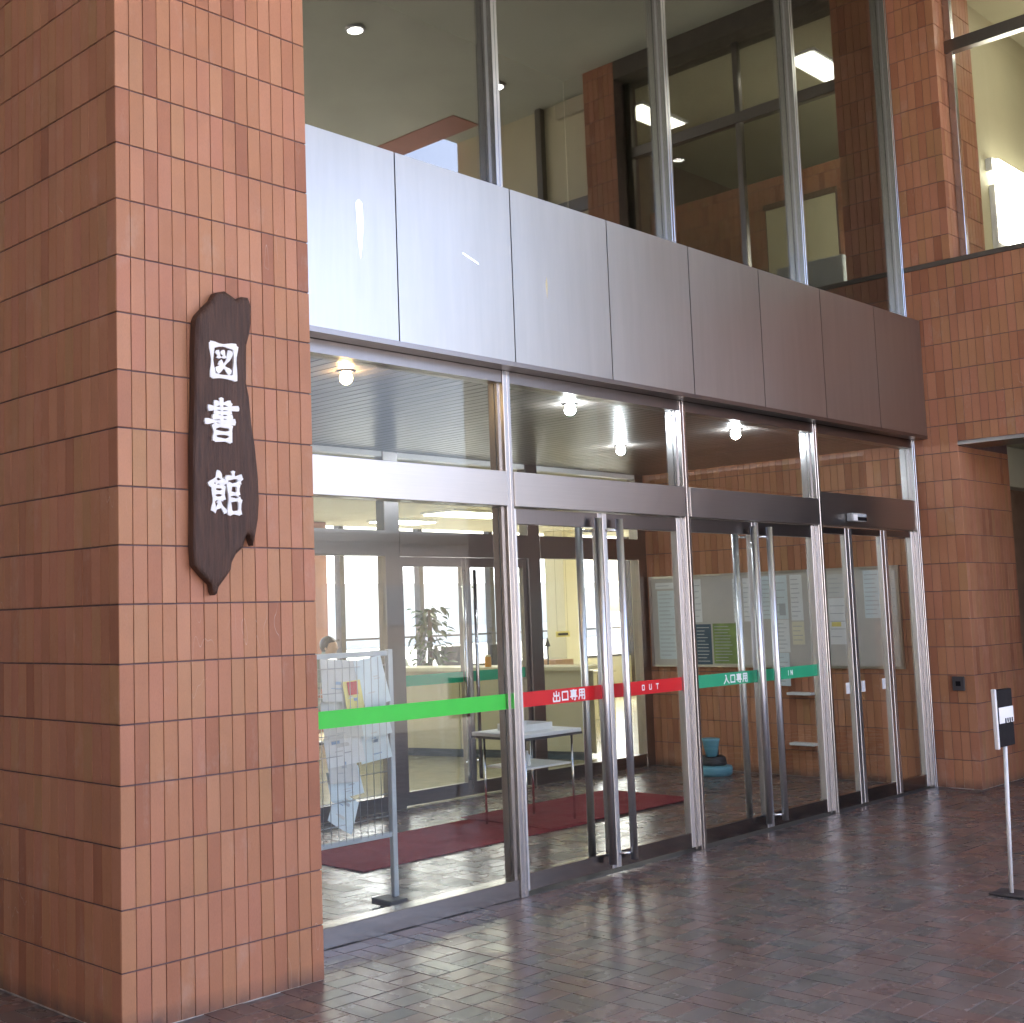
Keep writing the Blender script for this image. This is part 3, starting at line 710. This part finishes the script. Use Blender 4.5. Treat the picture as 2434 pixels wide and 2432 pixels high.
paper(1.24, 1.06, 1.625, 1.83, 'paper_grey', 'grey landscape sheet over the yellow-marked notice', 4)
paper(1.24, 1.06, 1.20, 1.615, 'paper', 'white notice with a yellow and black mark', 5, ('paper_yellow', 1.13, 1.22, 1.36, 1.40))
paper(.90, .73, 1.43, 1.85, 'paper_blue', 'pale blue sheet alone near the frame end of the notice board', 10)
paper(.645, .61, 1.45, 1.84, 'paper_grey', 'thin grey strip notice at the frame end', 4)
for z_, lb in ((.755, 'upper white rail bracket on the tiled lobby wall'), (.30, 'lower white rail bracket on the tiled lobby wall')):
    tag(B().box(8.09, 8.192, 1.42, 1.66, z_ - .012, z_ + .012, .003).make('wall_rail', 'white_paint'), lb, 'rail')

# blue bucket stand
bs = empty('bucket', (7.86, 2.33, 0), 'pale blue cup on a dark block over a round blue base', 'bucket')
B().lathe((7.86, 2.33, 0), [(.16, 0), (.175, .01), (.18, .07), (.175, .085), (.15, .09)], 24).make('base_tub', 'blue_plastic', bs)
B().lathe((7.88, 2.34, .0905), [(.12, 0), (.13, .01), (.12, .07), (.10, .085)], 20).make('motor_block', 'dark_plastic', bs)
B().lathe((7.80, 2.30, .176), [(.045, 0), (.05, .004), (.078, .14), (.084, .165), (.080, .168)], 20).make('cup', 'blue_plastic', bs)
B().box(7.885, 7.95, 2.31, 2.36, .1758, .33, .008).make('handle', 'dark_plastic', bs)

# carpet, table, box, bottle
tag(B().box(2.70, 5.05, 1.58, 2.40, .0012, .010, .002).make('carpet', 'carpet'), 'long red carpet runner inside the doors starting behind the green-taped pane', 'carpet')
tag(B().box(4.55, 6.42, 1.60, 2.48, .0102, .017, .002).make('carpet', 'carpet2'), 'second red carpet runner overlapping under the little table', 'carpet')
tb_ = empty('side_table', (4.73, 1.93, 0), 'small table with chrome legs and lower shelf on the red carpet', 'table')
bx('table_top', 'white_paint', 4.38, 5.06, 1.68, 2.18, .662, .690, tb_, .004); bx('edge_band', 'dark_plastic', 4.376, 5.064, 1.676, 2.184, .645, .6618, tb_)
bx('shelf', 'white_paint', 4.47, 5.0, 1.745, 2.12, .425, .44, tb_, .002)
for x_, y_ in ((4.46, 1.735), (5.005, 1.735), (4.46, 2.13), (5.005, 2.13)): B().tube((x_, y_, .0105 if x_ < 4.5 else .0172), (x_, y_, .6448), .009, 10).make('leg', 'chrome', tb_)
tr = empty('paper_tray', (4.72, 1.95, .69), 'shallow white tray lying on the small chrome-legged table', 'tray')
bx('tray_base', 'paper', 4.56, 4.90, 1.83, 2.08, .6903, .70, tr)
for a in ((4.56, 4.90, 1.83, 1.836), (4.56, 4.90, 2.074, 2.08)): bx('tray_side', 'paper', a[0], a[1], a[2], a[3], .7002, .74, tr)
for a in ((4.56, 4.566), (4.894, 4.90)): bx('tray_end', 'paper', a[0], a[1], 1.8362, 2.0738, .7002, .74, tr)
bt = empty('bottle', (4.60, 1.84, .44), 'little white bottle standing on the table shelf', 'bottle')
B().lathe((4.60, 1.84, .4403), [(.022, 0), (.026, .004), (.026, .075), (.012, .09)]).make('body', 'white_paint', bt); B().lathe((4.60, 1.84, .5304), [(.013, 0), (.013, .02)]).make('cap', 'white_paint', bt)

# leaflet rack behind the first pane
rk = empty('leaflet_rack', (1.86, .82, 0), 'grey wire leaflet rack standing behind the first glass pane', 'rack')
for x_ in (1.50, 2.225): bx('upright', 'grey_paint', x_ - .018, x_ + .018, .785, .815, .045, 1.385, rk, .003)
for z_ in (1.365, 1.02, .38): bx('cross_bar', 'grey_paint', 1.5185, 2.2065, .788, .812, z_ - .014, z_ + .014, rk, .003)
for x_ in (1.50, 2.225): bx('foot', 'dark_plastic', x_ - .11, x_ + .02, .72, .88, .012, .044, rk, .006); B().tube((x_ - .09, .80, .0015), (x_ - .09, .80, .0119), .02, 10).make('foot_pad', 'dark_plastic', rk)
x_ = 1.56
while x_ < 2.16: B().tube((x_, .735, .395), (x_, .735, 1.35), .0022, 6).make('wire', 'wire', rk); x_ += .052
for z_ in (1.30, 1.17, 1.07, .95, .84, .72, .60, .48): B().tube((1.519, .732, z_), (2.206, .806, z_), .0025, 6).make('wire', 'wire', rk)
def leaflet(x0, x1, z0, z1, m_, label, tilt=0, blk=None, y=.775, lean=-8):
    e = tag(empty('leaflet', ((x0 + x1) / 2, y, z0), label, 'leaflet'), group='leaflets on the wire rack')
    R = Euler((math.radians(lean), math.radians(tilt), 0)).to_matrix(); c = Vector(((x0 + x1) / 2, y, (z0 + z1) / 2))
    hw, hh = (x1 - x0) / 2, (z1 - z0) / 2
    b = B(); n = 7; F, K = [], []
    for i in range(n):                                  # a sheet that curls a little towards its edges
        t = -1 + 2 * i / (n - 1); cv = .010 * t * t
        for lst, off in ((F, 0), (K, .0012)):
            lst.append((b.bm.verts.new(c + R @ Vector((t * hw, off - cv, -hh))), b.bm.verts.new(c + R @ Vector((t * hw * .97, off - cv * .4, hh)))))
    for i in range(n - 1):
        b.bm.faces.new((F[i][0], F[i + 1][0], F[i + 1][1], F[i][1])); b.bm.faces.new((K[i][0], K[i][1], K[i + 1][1], K[i + 1][0]))
        b.bm.faces.new((F[i][0], K[i][0], K[i + 1][0], F[i + 1][0])); b.bm.faces.new((F[i][1], F[i + 1][1], K[i + 1][1], K[i][1]))
    b.bm.faces.new((F[0][0], F[0][1], K[0][1], K[0][0])); b.bm.faces.new((F[-1][0], K[-1][0], K[-1][1], F[-1][1]))
    b.make('sheet', m_, e)
    for k in range(random.randint(3, 6)):
        zz = hh * random.uniform(-.75, .8); ww = hw * random.uniform(.12, .33); xx = hw * random.uniform(-.4, .4)
        B().obox(c + R @ Vector((xx, -.0062, zz)), (ww, .0004, random.choice((.002, .003, .008))), R).make('print_line', random.choice(('print_grey', 'paper_grey', 'print_blue')), e)
    if blk: B().obox(c + R @ Vector((blk[1], -.0075, blk[2])), (blk[3], .0005, blk[4]), R).make('print_block', blk[0], e)
leaflet(1.955, 2.165, 1.09, 1.345, 'paper_blue', 'large pale blue leaflet at the top of the wire rack', -7, None, .770)
leaflet(1.70, 1.955, 1.12, 1.345, 'paper_grey', 'light grey leaflet at the top of the wire rack by the pillar', 4, None, .776)
leaflet(1.845, 1.975, 1.03, 1.23, 'paper_yellow', 'yellow leaflet with a red peak on the wire rack', -3, ('print_red', 0.0, .06, .035, .035), .752)
leaflet(1.965, 2.185, .92, 1.10, 'paper_blue', 'white leaflet with a red dot below the top row of the rack', -5, ('print_red', .06, .02, .016, .012))
leaflet(1.70, 1.975, .93, 1.13, 'paper_grey', 'grey leaflet in the second row of the rack', 0)
leaflet(1.71, 1.98, .79, .945, 'paper', 'pale leaflet in the third row of the rack', -3, None, .768)
leaflet(1.955, 2.185, .79, .935, 'paper_blue', 'low pale blue leaflet by the rack upright', -5)
leaflet(1.72, 1.93, .70, .83, 'paper_grey', 'grey leaflet tucked under the third row', 2, None, .760)
leaflet(1.73, 1.965, .62, .77, 'paper_blue', 'pale leaflet hanging in the fourth row', -5, None, .772)
leaflet(1.74, 1.93, .46, .64, 'paper_blue', 'tilted pale leaflet slipping at the bottom of the rack', 30)

# ------------------------------------------------------------------ inner glass wall
iw = empty('inner_glass_wall', (4.6, 3.25, 0), 'inner glazed screen with steel posts and header between lobby and library', 'glazing')
IX = [1.05, 2.80, 4.60, 6.42, 8.15]
for x in IX: bx('post', 'steel_dark', x - .085, x + .085, 3.20, 3.30, 0, 2.944, iw, .003)
for i, (a, b_) in enumerate(zip(IX, IX[1:])):
    bx('header', 'steel_dark', a + .0855, b_ - .0855, 3.195, 3.305, 2.06, 2.27, iw, .002)
    bx('top_rail', 'white_paint', a + .0855, b_ - .0855, 3.21, 3.29, 2.885, 2.944, iw)
    bx('pane', 'glass', a + .086, b_ - .086, 3.246, 3.254, 2.2705, 2.8845, iw)
    if i != 2:
        bx('base_rail', 'steel_dark', a + .0855, b_ - .0855, 3.21, 3.29, 0, .12, iw)
        bx('pane', 'glass', a + .086, b_ - .086, 3.246, 3.254, .1205, 2.0595, iw)
def inner_door(x0, x1, label, hx):
    d = empty('inner_door', ((x0 + x1) / 2, 3.25, 0), label, 'door'); s = .05
    bx('stile', 'steel_dark', x0, x0 + s, 3.225, 3.275, .015, 2.055, d, .002); bx('stile', 'steel_dark', x1 - s, x1, 3.225, 3.275, .015, 2.055, d, .002)
    bx('bottom_rail', 'steel_dark', x0 + s + .0003, x1 - s - .0003, 3.227, 3.273, .015, .125, d); bx('top_rail', 'steel_dark', x0 + s + .0003, x1 - s - .0003, 3.227, 3.273, 1.975, 2.055, d)
    bx('pane', 'glass', x0 + s, x1 - s, 3.246, 3.254, .1255, 1.9745, d); bx('safety_tape', 'tape_teal', x0 + s + .002, x1 - s - .002, 3.2435, 3.2457, .98, 1.07, d)
    pb = B().tube((hx, 3.19, .15), (hx, 3.19, 1.95), .016, 12).make('pull_bar', 'steel', d)
    for z_ in (.3, 1.8): B().tube((hx, 3.19, z_), (hx, 3.224, z_), .009, 8).make('bracket', 'chrome', pb)
inner_door(4.69, 5.505, 'inner glass door with green tape seen past the plant', 5.44)
inner_door(5.515, 6.33, 'inner glass door with green tape beyond the little table', 5.58)

# ------------------------------------------------------------------ library interior
tag(bx('library_floor', 'lobby_floor', .95, 17, 3.2005, 9.6, -.03, .001), kind='structure')
tag(bx('library_ceiling', 'lobby_ceiling', .95, 17, 3.31, 9.6, 2.90, 2.9745), kind='structure')
tag(bx('library_side_wall', 'beige', .75, .949, 3.2, 9.6, 0, 2.97), 'beige side wall of the library hall', 'wall')
tag(bx('return_wall', 'beige', 8.2, 8.6, 3.265, 3.40, 0, 2.899), 'narrow beige wall end beside the inner glass', 'wall')
tag(bx('library_end_wall', 'cream', 8.61, 16.9, 3.27, 3.40, 0, 2.899), 'cream wall behind the notice board wall inside the library', 'wall')
for lx, ly, w_, d_, lb in ((9.75, 7.0, 1.25, .55, 'broad fluorescent panel on the library ceiling above the counter'), (9.8, 8.35, .9, .4, 'farther fluorescent panel on the library ceiling near the windows'), (5.2, 5.2, 1.25, .55, 'fluorescent panel on the library ceiling just past the inner doors'), (13.2, 6.2, 1.25, .55, 'fluorescent panel on the library ceiling by the cream column')):
    fixture(lx, ly, 2.90, w_, d_, lb)
# window wall at y=9.6 and x=17
def window_wall(name, label, pts, axis):
    e = empty(name, (pts[0], 9.6, 0) if axis == 'y' else (17, pts[0], 0), label, 'window')
    def bb(nm, m_, a, b_, z0, z1, t0, t1):
        if axis == 'y': return bx(nm, m_, a, b_, 9.6 + t0, 9.6 + t1, z0, z1, e)
        return bx(nm, m_, 17 + t0, 17 + t1, a, b_, z0, z1, e)
    for a in pts: bb('mullion', 'brown_post', a - .045, a + .045, 0, 2.97, 0, .12)
    for a, b_ in zip(pts, pts[1:]):
        bb('apron', 'cream', a + .0605, b_ - .0605, 0, .72, .02, .12); bb('sill', 'brown_post', a + .0605, b_ - .0605, .7205, .76, .0, .14)
        bb('guard_bar', 'brown_post', a + .0605, b_ - .0605, 1.215, 1.245, .03, .07)
        bb('pane', 'glass_far', a + .0605, b_ - .0605, .7605, 2.97, .08, .088)
    return e
window_wall('window_wall', 'long bright window wall on the far side of the library', [1.0, 2.7, 4.4, 6.1, 7.9, 9.75, 11.4, 13.05, 14.75, 16.9], 'y')
window_wall('window_wall', 'bright end window wall beyond the cream column', [3.4, 5.0, 6.6, 8.2, 9.59], 'x')
tag(B().box(14.05, 14.55, 8.9, 9.3, .001, 2.8995, .006).make('column', 'cream'), 'square cream column in front of the far windows', 'column')
tag(B().box(8.5, 9.02, 9.1, 9.5, .001, 2.8995, .006).make('column', 'brick_pink'), 'reddish tiled column at the edge of the far windows', 'column')
# counter: angled front
ct = empty('counter', (7.75, 5.2, 0), 'beige issue counter with dark skirting inside the library', 'counter')
ang = math.atan2(-.8, 2.3); cdv = Vector((-.35, 1, 0)).normalized(); cn = Vector((1, .35, 0)).normalized()
def along(t, off, z): return Vector((8.13, 4.0, 0)) + cdv * t + cn * off + Vector((0, 0, z))
RC = Matrix((cn, cdv, Vector((0, 0, 1)))).transposed()
for k in range(4):
    B().obox(along(.36 + k * .72, .03, .515), (.03, .356, .425), RC).make('panel', 'beige', ct)
B().obox(along(1.44, .045, .046), (.025, 1.43, .043), RC).make('skirting', 'skirting', ct)
B().obox(along(1.44, .25, .958), (.30, 1.47, .018), RC).make('counter_top', 'cream', ct)
B().obox(along(1.44, .34, .48), (.015, 1.43, .44), RC).make('back_panel', 'beige', ct)
oc = empty('can', along(1.15, .15, .976), 'small orange can standing on the counter', 'can')
p0 = along(1.15, .15, .9765)
B().lathe(p0, [(.034, 0), (.036, .004), (.036, .105), (.032, .11)]).make('body', 'orange_can', oc); B().lathe(p0 + Vector((0, 0, .1105)), [(.03, 0), (.03, .02)]).make('lid', 'cream', oc)
# desk, monitors
dk = empty('desk', (9.0, 7.0, 0), 'grey office desk behind the counter', 'desk')
bx('desk_top', 'grey_paint', 7.9, 10.9, 6.75, 7.45, .70, .73, dk, .004)
for x_ in (7.95, 9.35, 10.8): bx('desk_panel', 'grey_paint', x_ - .02, x_ + .02, 6.78, 7.42, .001, .6995, dk)
def monitor(x, y, label, w_=.40, rot=0):
    e = empty('monitor', (x, y, .73), label, 'monitor')
    B().lathe((x, y, .7303), [(.10, 0), (.10, .012)], 16).make('base', 'dark_plastic', e); bx('neck', 'dark_plastic', x - .02, x + .02, y - .012, y + .012, .7425, .90, e)
    bx('screen', 'dark_plastic', x - w_ / 2, x + w_ / 2, y - .025, y + .02, .88, 1.15, e, .006)
monitor(8.15, 7.1, 'dark monitor on the office desk beside the bent head')
monitor(9.45, 7.15, 'dark monitor on the office desk right of the plant')
monitor(10.35, 7.1, 'dark monitor at the far end of the office desk')
# box, sign, lamp on far sill table
lt = empty('low_cabinet', (11.6, 7.1, 0), 'cream low cabinet near the cream column', 'cabinet')
bx('carcass', 'cream', 11.0, 12.6, 6.9, 7.4, .001, .66, lt); bx('top', 'beige', 10.98, 12.62, 6.88, 7.42, .6605, .69, lt)
for x_ in (11.4, 11.8, 12.2): bx('door_gap', 'skirting', x_ - .004, x_ + .004, 6.896, 6.8995, .05, .64, lt)
cb = empty('cardboard_box', (11.5, 7.0, .69), 'reddish cardboard box with white print on the low cabinet', 'box')
bx('carton', 'cardboard', 11.30, 11.70, 6.93, 7.2, .6905, .89, cb); bx('print', 'paper', 11.36, 11.52, 6.927, 6.9295, .74, .80, cb)
tag(bx('hanging_sign', 'paper_yellow', 11.43, 11.73, 7.0, 7.012, 1.20, 1.28), 'small yellow and black sign hanging before the bright window', 'sign')
for x_ in (11.46, 11.70): par(B().tube((x_, 7.006, 1.2803), (x_, 7.006, 2.8995), .0015, 5).make('cord', 'black'), bpy.data.objects['hanging_sign'])
par(bx('print', 'black', 11.47, 11.69, 6.997, 6.9995, 1.225, 1.255), bpy.data.objects['hanging_sign'])
lv = empty('paper_stand', (11.22, 6.95, .69), 'thin dark stand with a small triangle on top by the carton', 'stand')
B().lathe((11.2, 6.98, .6905), [(.05, 0), (.05, .01)]).make('base', 'dark_plastic', lv); B().tube((11.2, 6.98, .7006), (11.2, 6.98, 1.08), .012, 8).make('stem', 'dark_plastic', lv)
B().prism([(-.06, 0), (.06, 0), (0, .12)], lambda p: (11.2 + p[0], 6.975, 1.0805 + p[1]), lambda p: (11.2 + p[0], 6.985, 1.0805 + p[1])).make('triangle', 'dark_plastic', lv)
# plant
pt = empty('potted_plant', (8.78, 6.9, .73), 'leafy climbing pot plant on the desk before the bright window', 'plant')
B().lathe((8.78, 6.9, .7305), [(.09, 0), (.10, .01), (.125, .17), (.13, .19), (.11, .19)]).make('pot', 'pot', pt)
B().tube((8.78, 6.9, .92), (8.80, 6.9, 1.62), .035, 10, .028).make('moss_pole', 'stem', pt)
lm = bpy.data.meshes.new('leaf')
lm.from_pydata([(0, 0, 0), (-.03, .03, .006), (-.036, .065, .004), (0, .125, -.02), (.036, .065, .004), (.03, .03, .006), (0, .05, -.006), (0, .09, -.012)], [], [(0, 6, 1), (1, 6, 2), (2, 6, 7), (2, 7, 3), (0, 5, 6), (5, 4, 6), (4, 7, 6), (4, 3, 7)])
lm.materials.append(M['leaf'])
for k in range(150):
    z = .95 + .72 * (k / 150) ** .9; th = random.uniform(0, 6.28)
    r = (.03 + .14 * random.random() * (1.25 - (z - .93) / .9)) if z < 1.15 or random.random() < .75 else .22
    if z < 1.12: r *= 1.35
    o = bpy.data.objects.new('leaf', lm); COL.objects.link(o); o.parent = pt
    o.location = (math.cos(th) * r, math.sin(th) * r, z - .73); s = random.uniform(.75, 1.25); o.scale = (s, s, s)
    o.rotation_euler = (random.uniform(-1.2, .3), random.uniform(-.5, .5), th - math.pi / 2)
# seated people behind the desk
def person(x, y, yaw, lean, shirt, label, hair):
    e = empty('person', (x, y, 0), label, 'person'); e.rotation_euler = (0, 0, yaw)
    V = [(0, 0, .50), (0, -.03 * lean, .62), (0, -.08 * lean, .80), (0, -.14 * lean, .96), (0, -.20 * lean, 1.04), (0, -.24 * lean, 1.09), (0, -.28 * lean, 1.17), (0, -.30 * lean, 1.24)]
    rr = [.155, .14, .145, .15, .075, .052, .085, .075]
    E = [(i, i + 1) for i in range(7)]
    def chain(start, pts, rad):
        p = start
        for c, r in zip(pts, rad): V.append(c); rr.append(r); E.append((p, len(V) - 1)); p = len(V) - 1
    for s in (-1, 1):
        chain(3, [(s * .17, -.13 * lean, .95), (s * .23, -.18, .74), (s * .17, -.40, .735), (s * .16, -.48, .742)], [.065, .048, .036, .03])
        chain(0, [(s * .10, -.02, .49), (s * .12, -.42, .49), (s * .12, -.44, .10), (s * .12, -.54, .045)], [.09, .07, .045, .04])
    me = bpy.data.meshes.new('body'); me.from_pydata(V, E, [])
    o = link('body', me, None, e); me.materials.append(M[shirt])
    sk = o.modifiers.new('skin', 'SKIN')
    lay_ = me.skin_vertices[0].data
    for i, r in enumerate(rr): lay_[i].radius = (r * (1.25 if i in (2, 3) else 1), r)
    lay_[0].use_root = True
    o.modifiers.new('sub', 'SUBSURF').render_levels = 2
    hx, hy, hz = 0, -.29 * lean, 1.20
    B_ = B().ball((hx, hy - .012, hz - .005), .098, (.86, 1, 1.14), 16).ball((hx, hy - .11, hz - .012), .018, (.8, 1, 1.3), 8).ball((hx - .086, hy, hz - .01), .022, (.5, .8, 1.3), 8).ball((hx + .086, hy, hz - .01), .022, (.5, .8, 1.3), 8)
    f = B_.make('face', 'skin'); f.parent = e
    h = B().ball((hx, hy + .018, hz + .028), .112, (.92, 1.0, 1.0), 16)
    for v in list(h.bm.verts):
        if v.co.y < hy - .03 and v.co.z < hz + .05: v.co.z = hz + .05 + (v.co.z - hz) * .12; v.co.y += .02
    ho = h.make('hair', hair); ho.parent = e
    ch = empty('office_chair', (x, y, 0), 'dark office chair under the ' + label.split(' ')[2] + ' shirted person', 'chair'); ch.rotation_euler = (0, 0, yaw)
    for c in (B().box(-.22, .22, -.22, .22, .33, .38, .02).make('seat', 'dark_plastic'), B().box(-.2, .2, .20, .24, .45, .85, .015).make('backrest', 'dark_plastic'), B().tube((0, 0, .06), (0, 0, .33), .025).make('stem', 'chrome'), B().lathe((0, 0, .002), [(.24, 0), (.24, .02), (.03, .058)], 10).make('foot', 'dark_plastic')): c.parent = ch
person(7.66, 8.0, .3, 1.25, 'shirt_grey', 'person in grey shirt bending over the desk by the dark monitor', 'hair_dark')
person(9.08, 7.95, -.5, .8, 'shirt_white', 'person in white shirt sitting behind the leafy plant', 'hair_dark')
# outside beyond the far windows
fr = empty('low_sky_block', (30, -48, 0), 'long low block added far across the forecourt to hide the low sky', 'building')
bx('wall', 'grey_brown_wall', -60, 120, -60, -46, -.05, 5.6, fr); bx('roof', 'dark_wall', -61, 121, -61, -45.5, 5.6, 6.1, fr)  # added to keep low sky out of the door glass and floor reflections
for k in range(20): bx('window', 'print_grey', -20 + k * 6, -17 + k * 6, -45.999, -45.95, 1, 3.2, fr)
hb = empty('far_house', (24, 48, 0), 'pale low house with blue-grey roof beyond the library windows', 'house')
bx('wall', 'far_white', 4, 62, 44, 52, -.05, 3.2, hb)
rf = B(); rf.prism([(43.2, 3.2), (52.8, 3.2), (48, 6.4)], lambda p: (3, p[0], p[1]), lambda p: (63, p[0], p[1])); rf.make('roof', 'far_roof', hb)
for k in range(9): bx('window', 'paper_grey', 7 + k * 6, 9.4 + k * 6, 43.96, 43.999, .9, 2.3, hb)

# ------------------------------------------------------------------ standing sign on the forecourt
ss = empty('standing_sign', (4.46, -1.60, 0), 'slim pole sign with black and white plate standing on the paving', 'sign')
B().box(4.39, 4.57, -1.69, -1.51, .0015, .010, .003).make('base_plate', 'dark_plastic', ss)
B().tube((4.47, -1.60, .0103), (4.53, -1.60, .775), .011, 12).make('pole', 'white_paint', ss)
bd = B().box(4.44, 4.645, -1.612, -1.585, .775, 1.08, .003).make('plate', 'black', ss)
bx('stripe', 'ink_white', 4.446, 4.643, -1.6145, -1.6125, .90, .985, bd)
for k in range(4): bx('mark', 'black', 4.52 + k * .03, 4.534 + k * .03, -1.6165, -1.615, .895 + .008 * (k % 2), .925, bd)
bx('side_strip', 'white_paint', 4.418, 4.4395, -1.610, -1.588, .765, 1.085, ss, .003)

# ------------------------------------------------------------------ groups of repeats
for pre, grp in (('swing_door', 'glass swing doors of the entrance'), ('sliding_door', 'leaves of the automatic door'), ('inner_door', 'inner glass doors'), ('ceiling_lamp', 'bulbs in the boarded ceiling'), ('notice', 'papers pinned to the notice board'), ('ceiling_light', 'fluorescent ceiling lights'), ('downlight', 'downlights in the porch ceiling'), ('monitor', 'monitors on the office desk'), ('person', 'people seated behind the counter'), ('office_chair', 'office chairs behind the counter'), ('wall_rail', 'white rail brackets'), ('carpet', 'red carpet runners'), ('window_wall', 'library window walls'), ('edge_beam', 'pink tiled porch beams')):
    for o in bpy.data.objects:
        if o.parent is None and o.name.split('.')[0] == pre and 'label' in o: o['group'] = grp
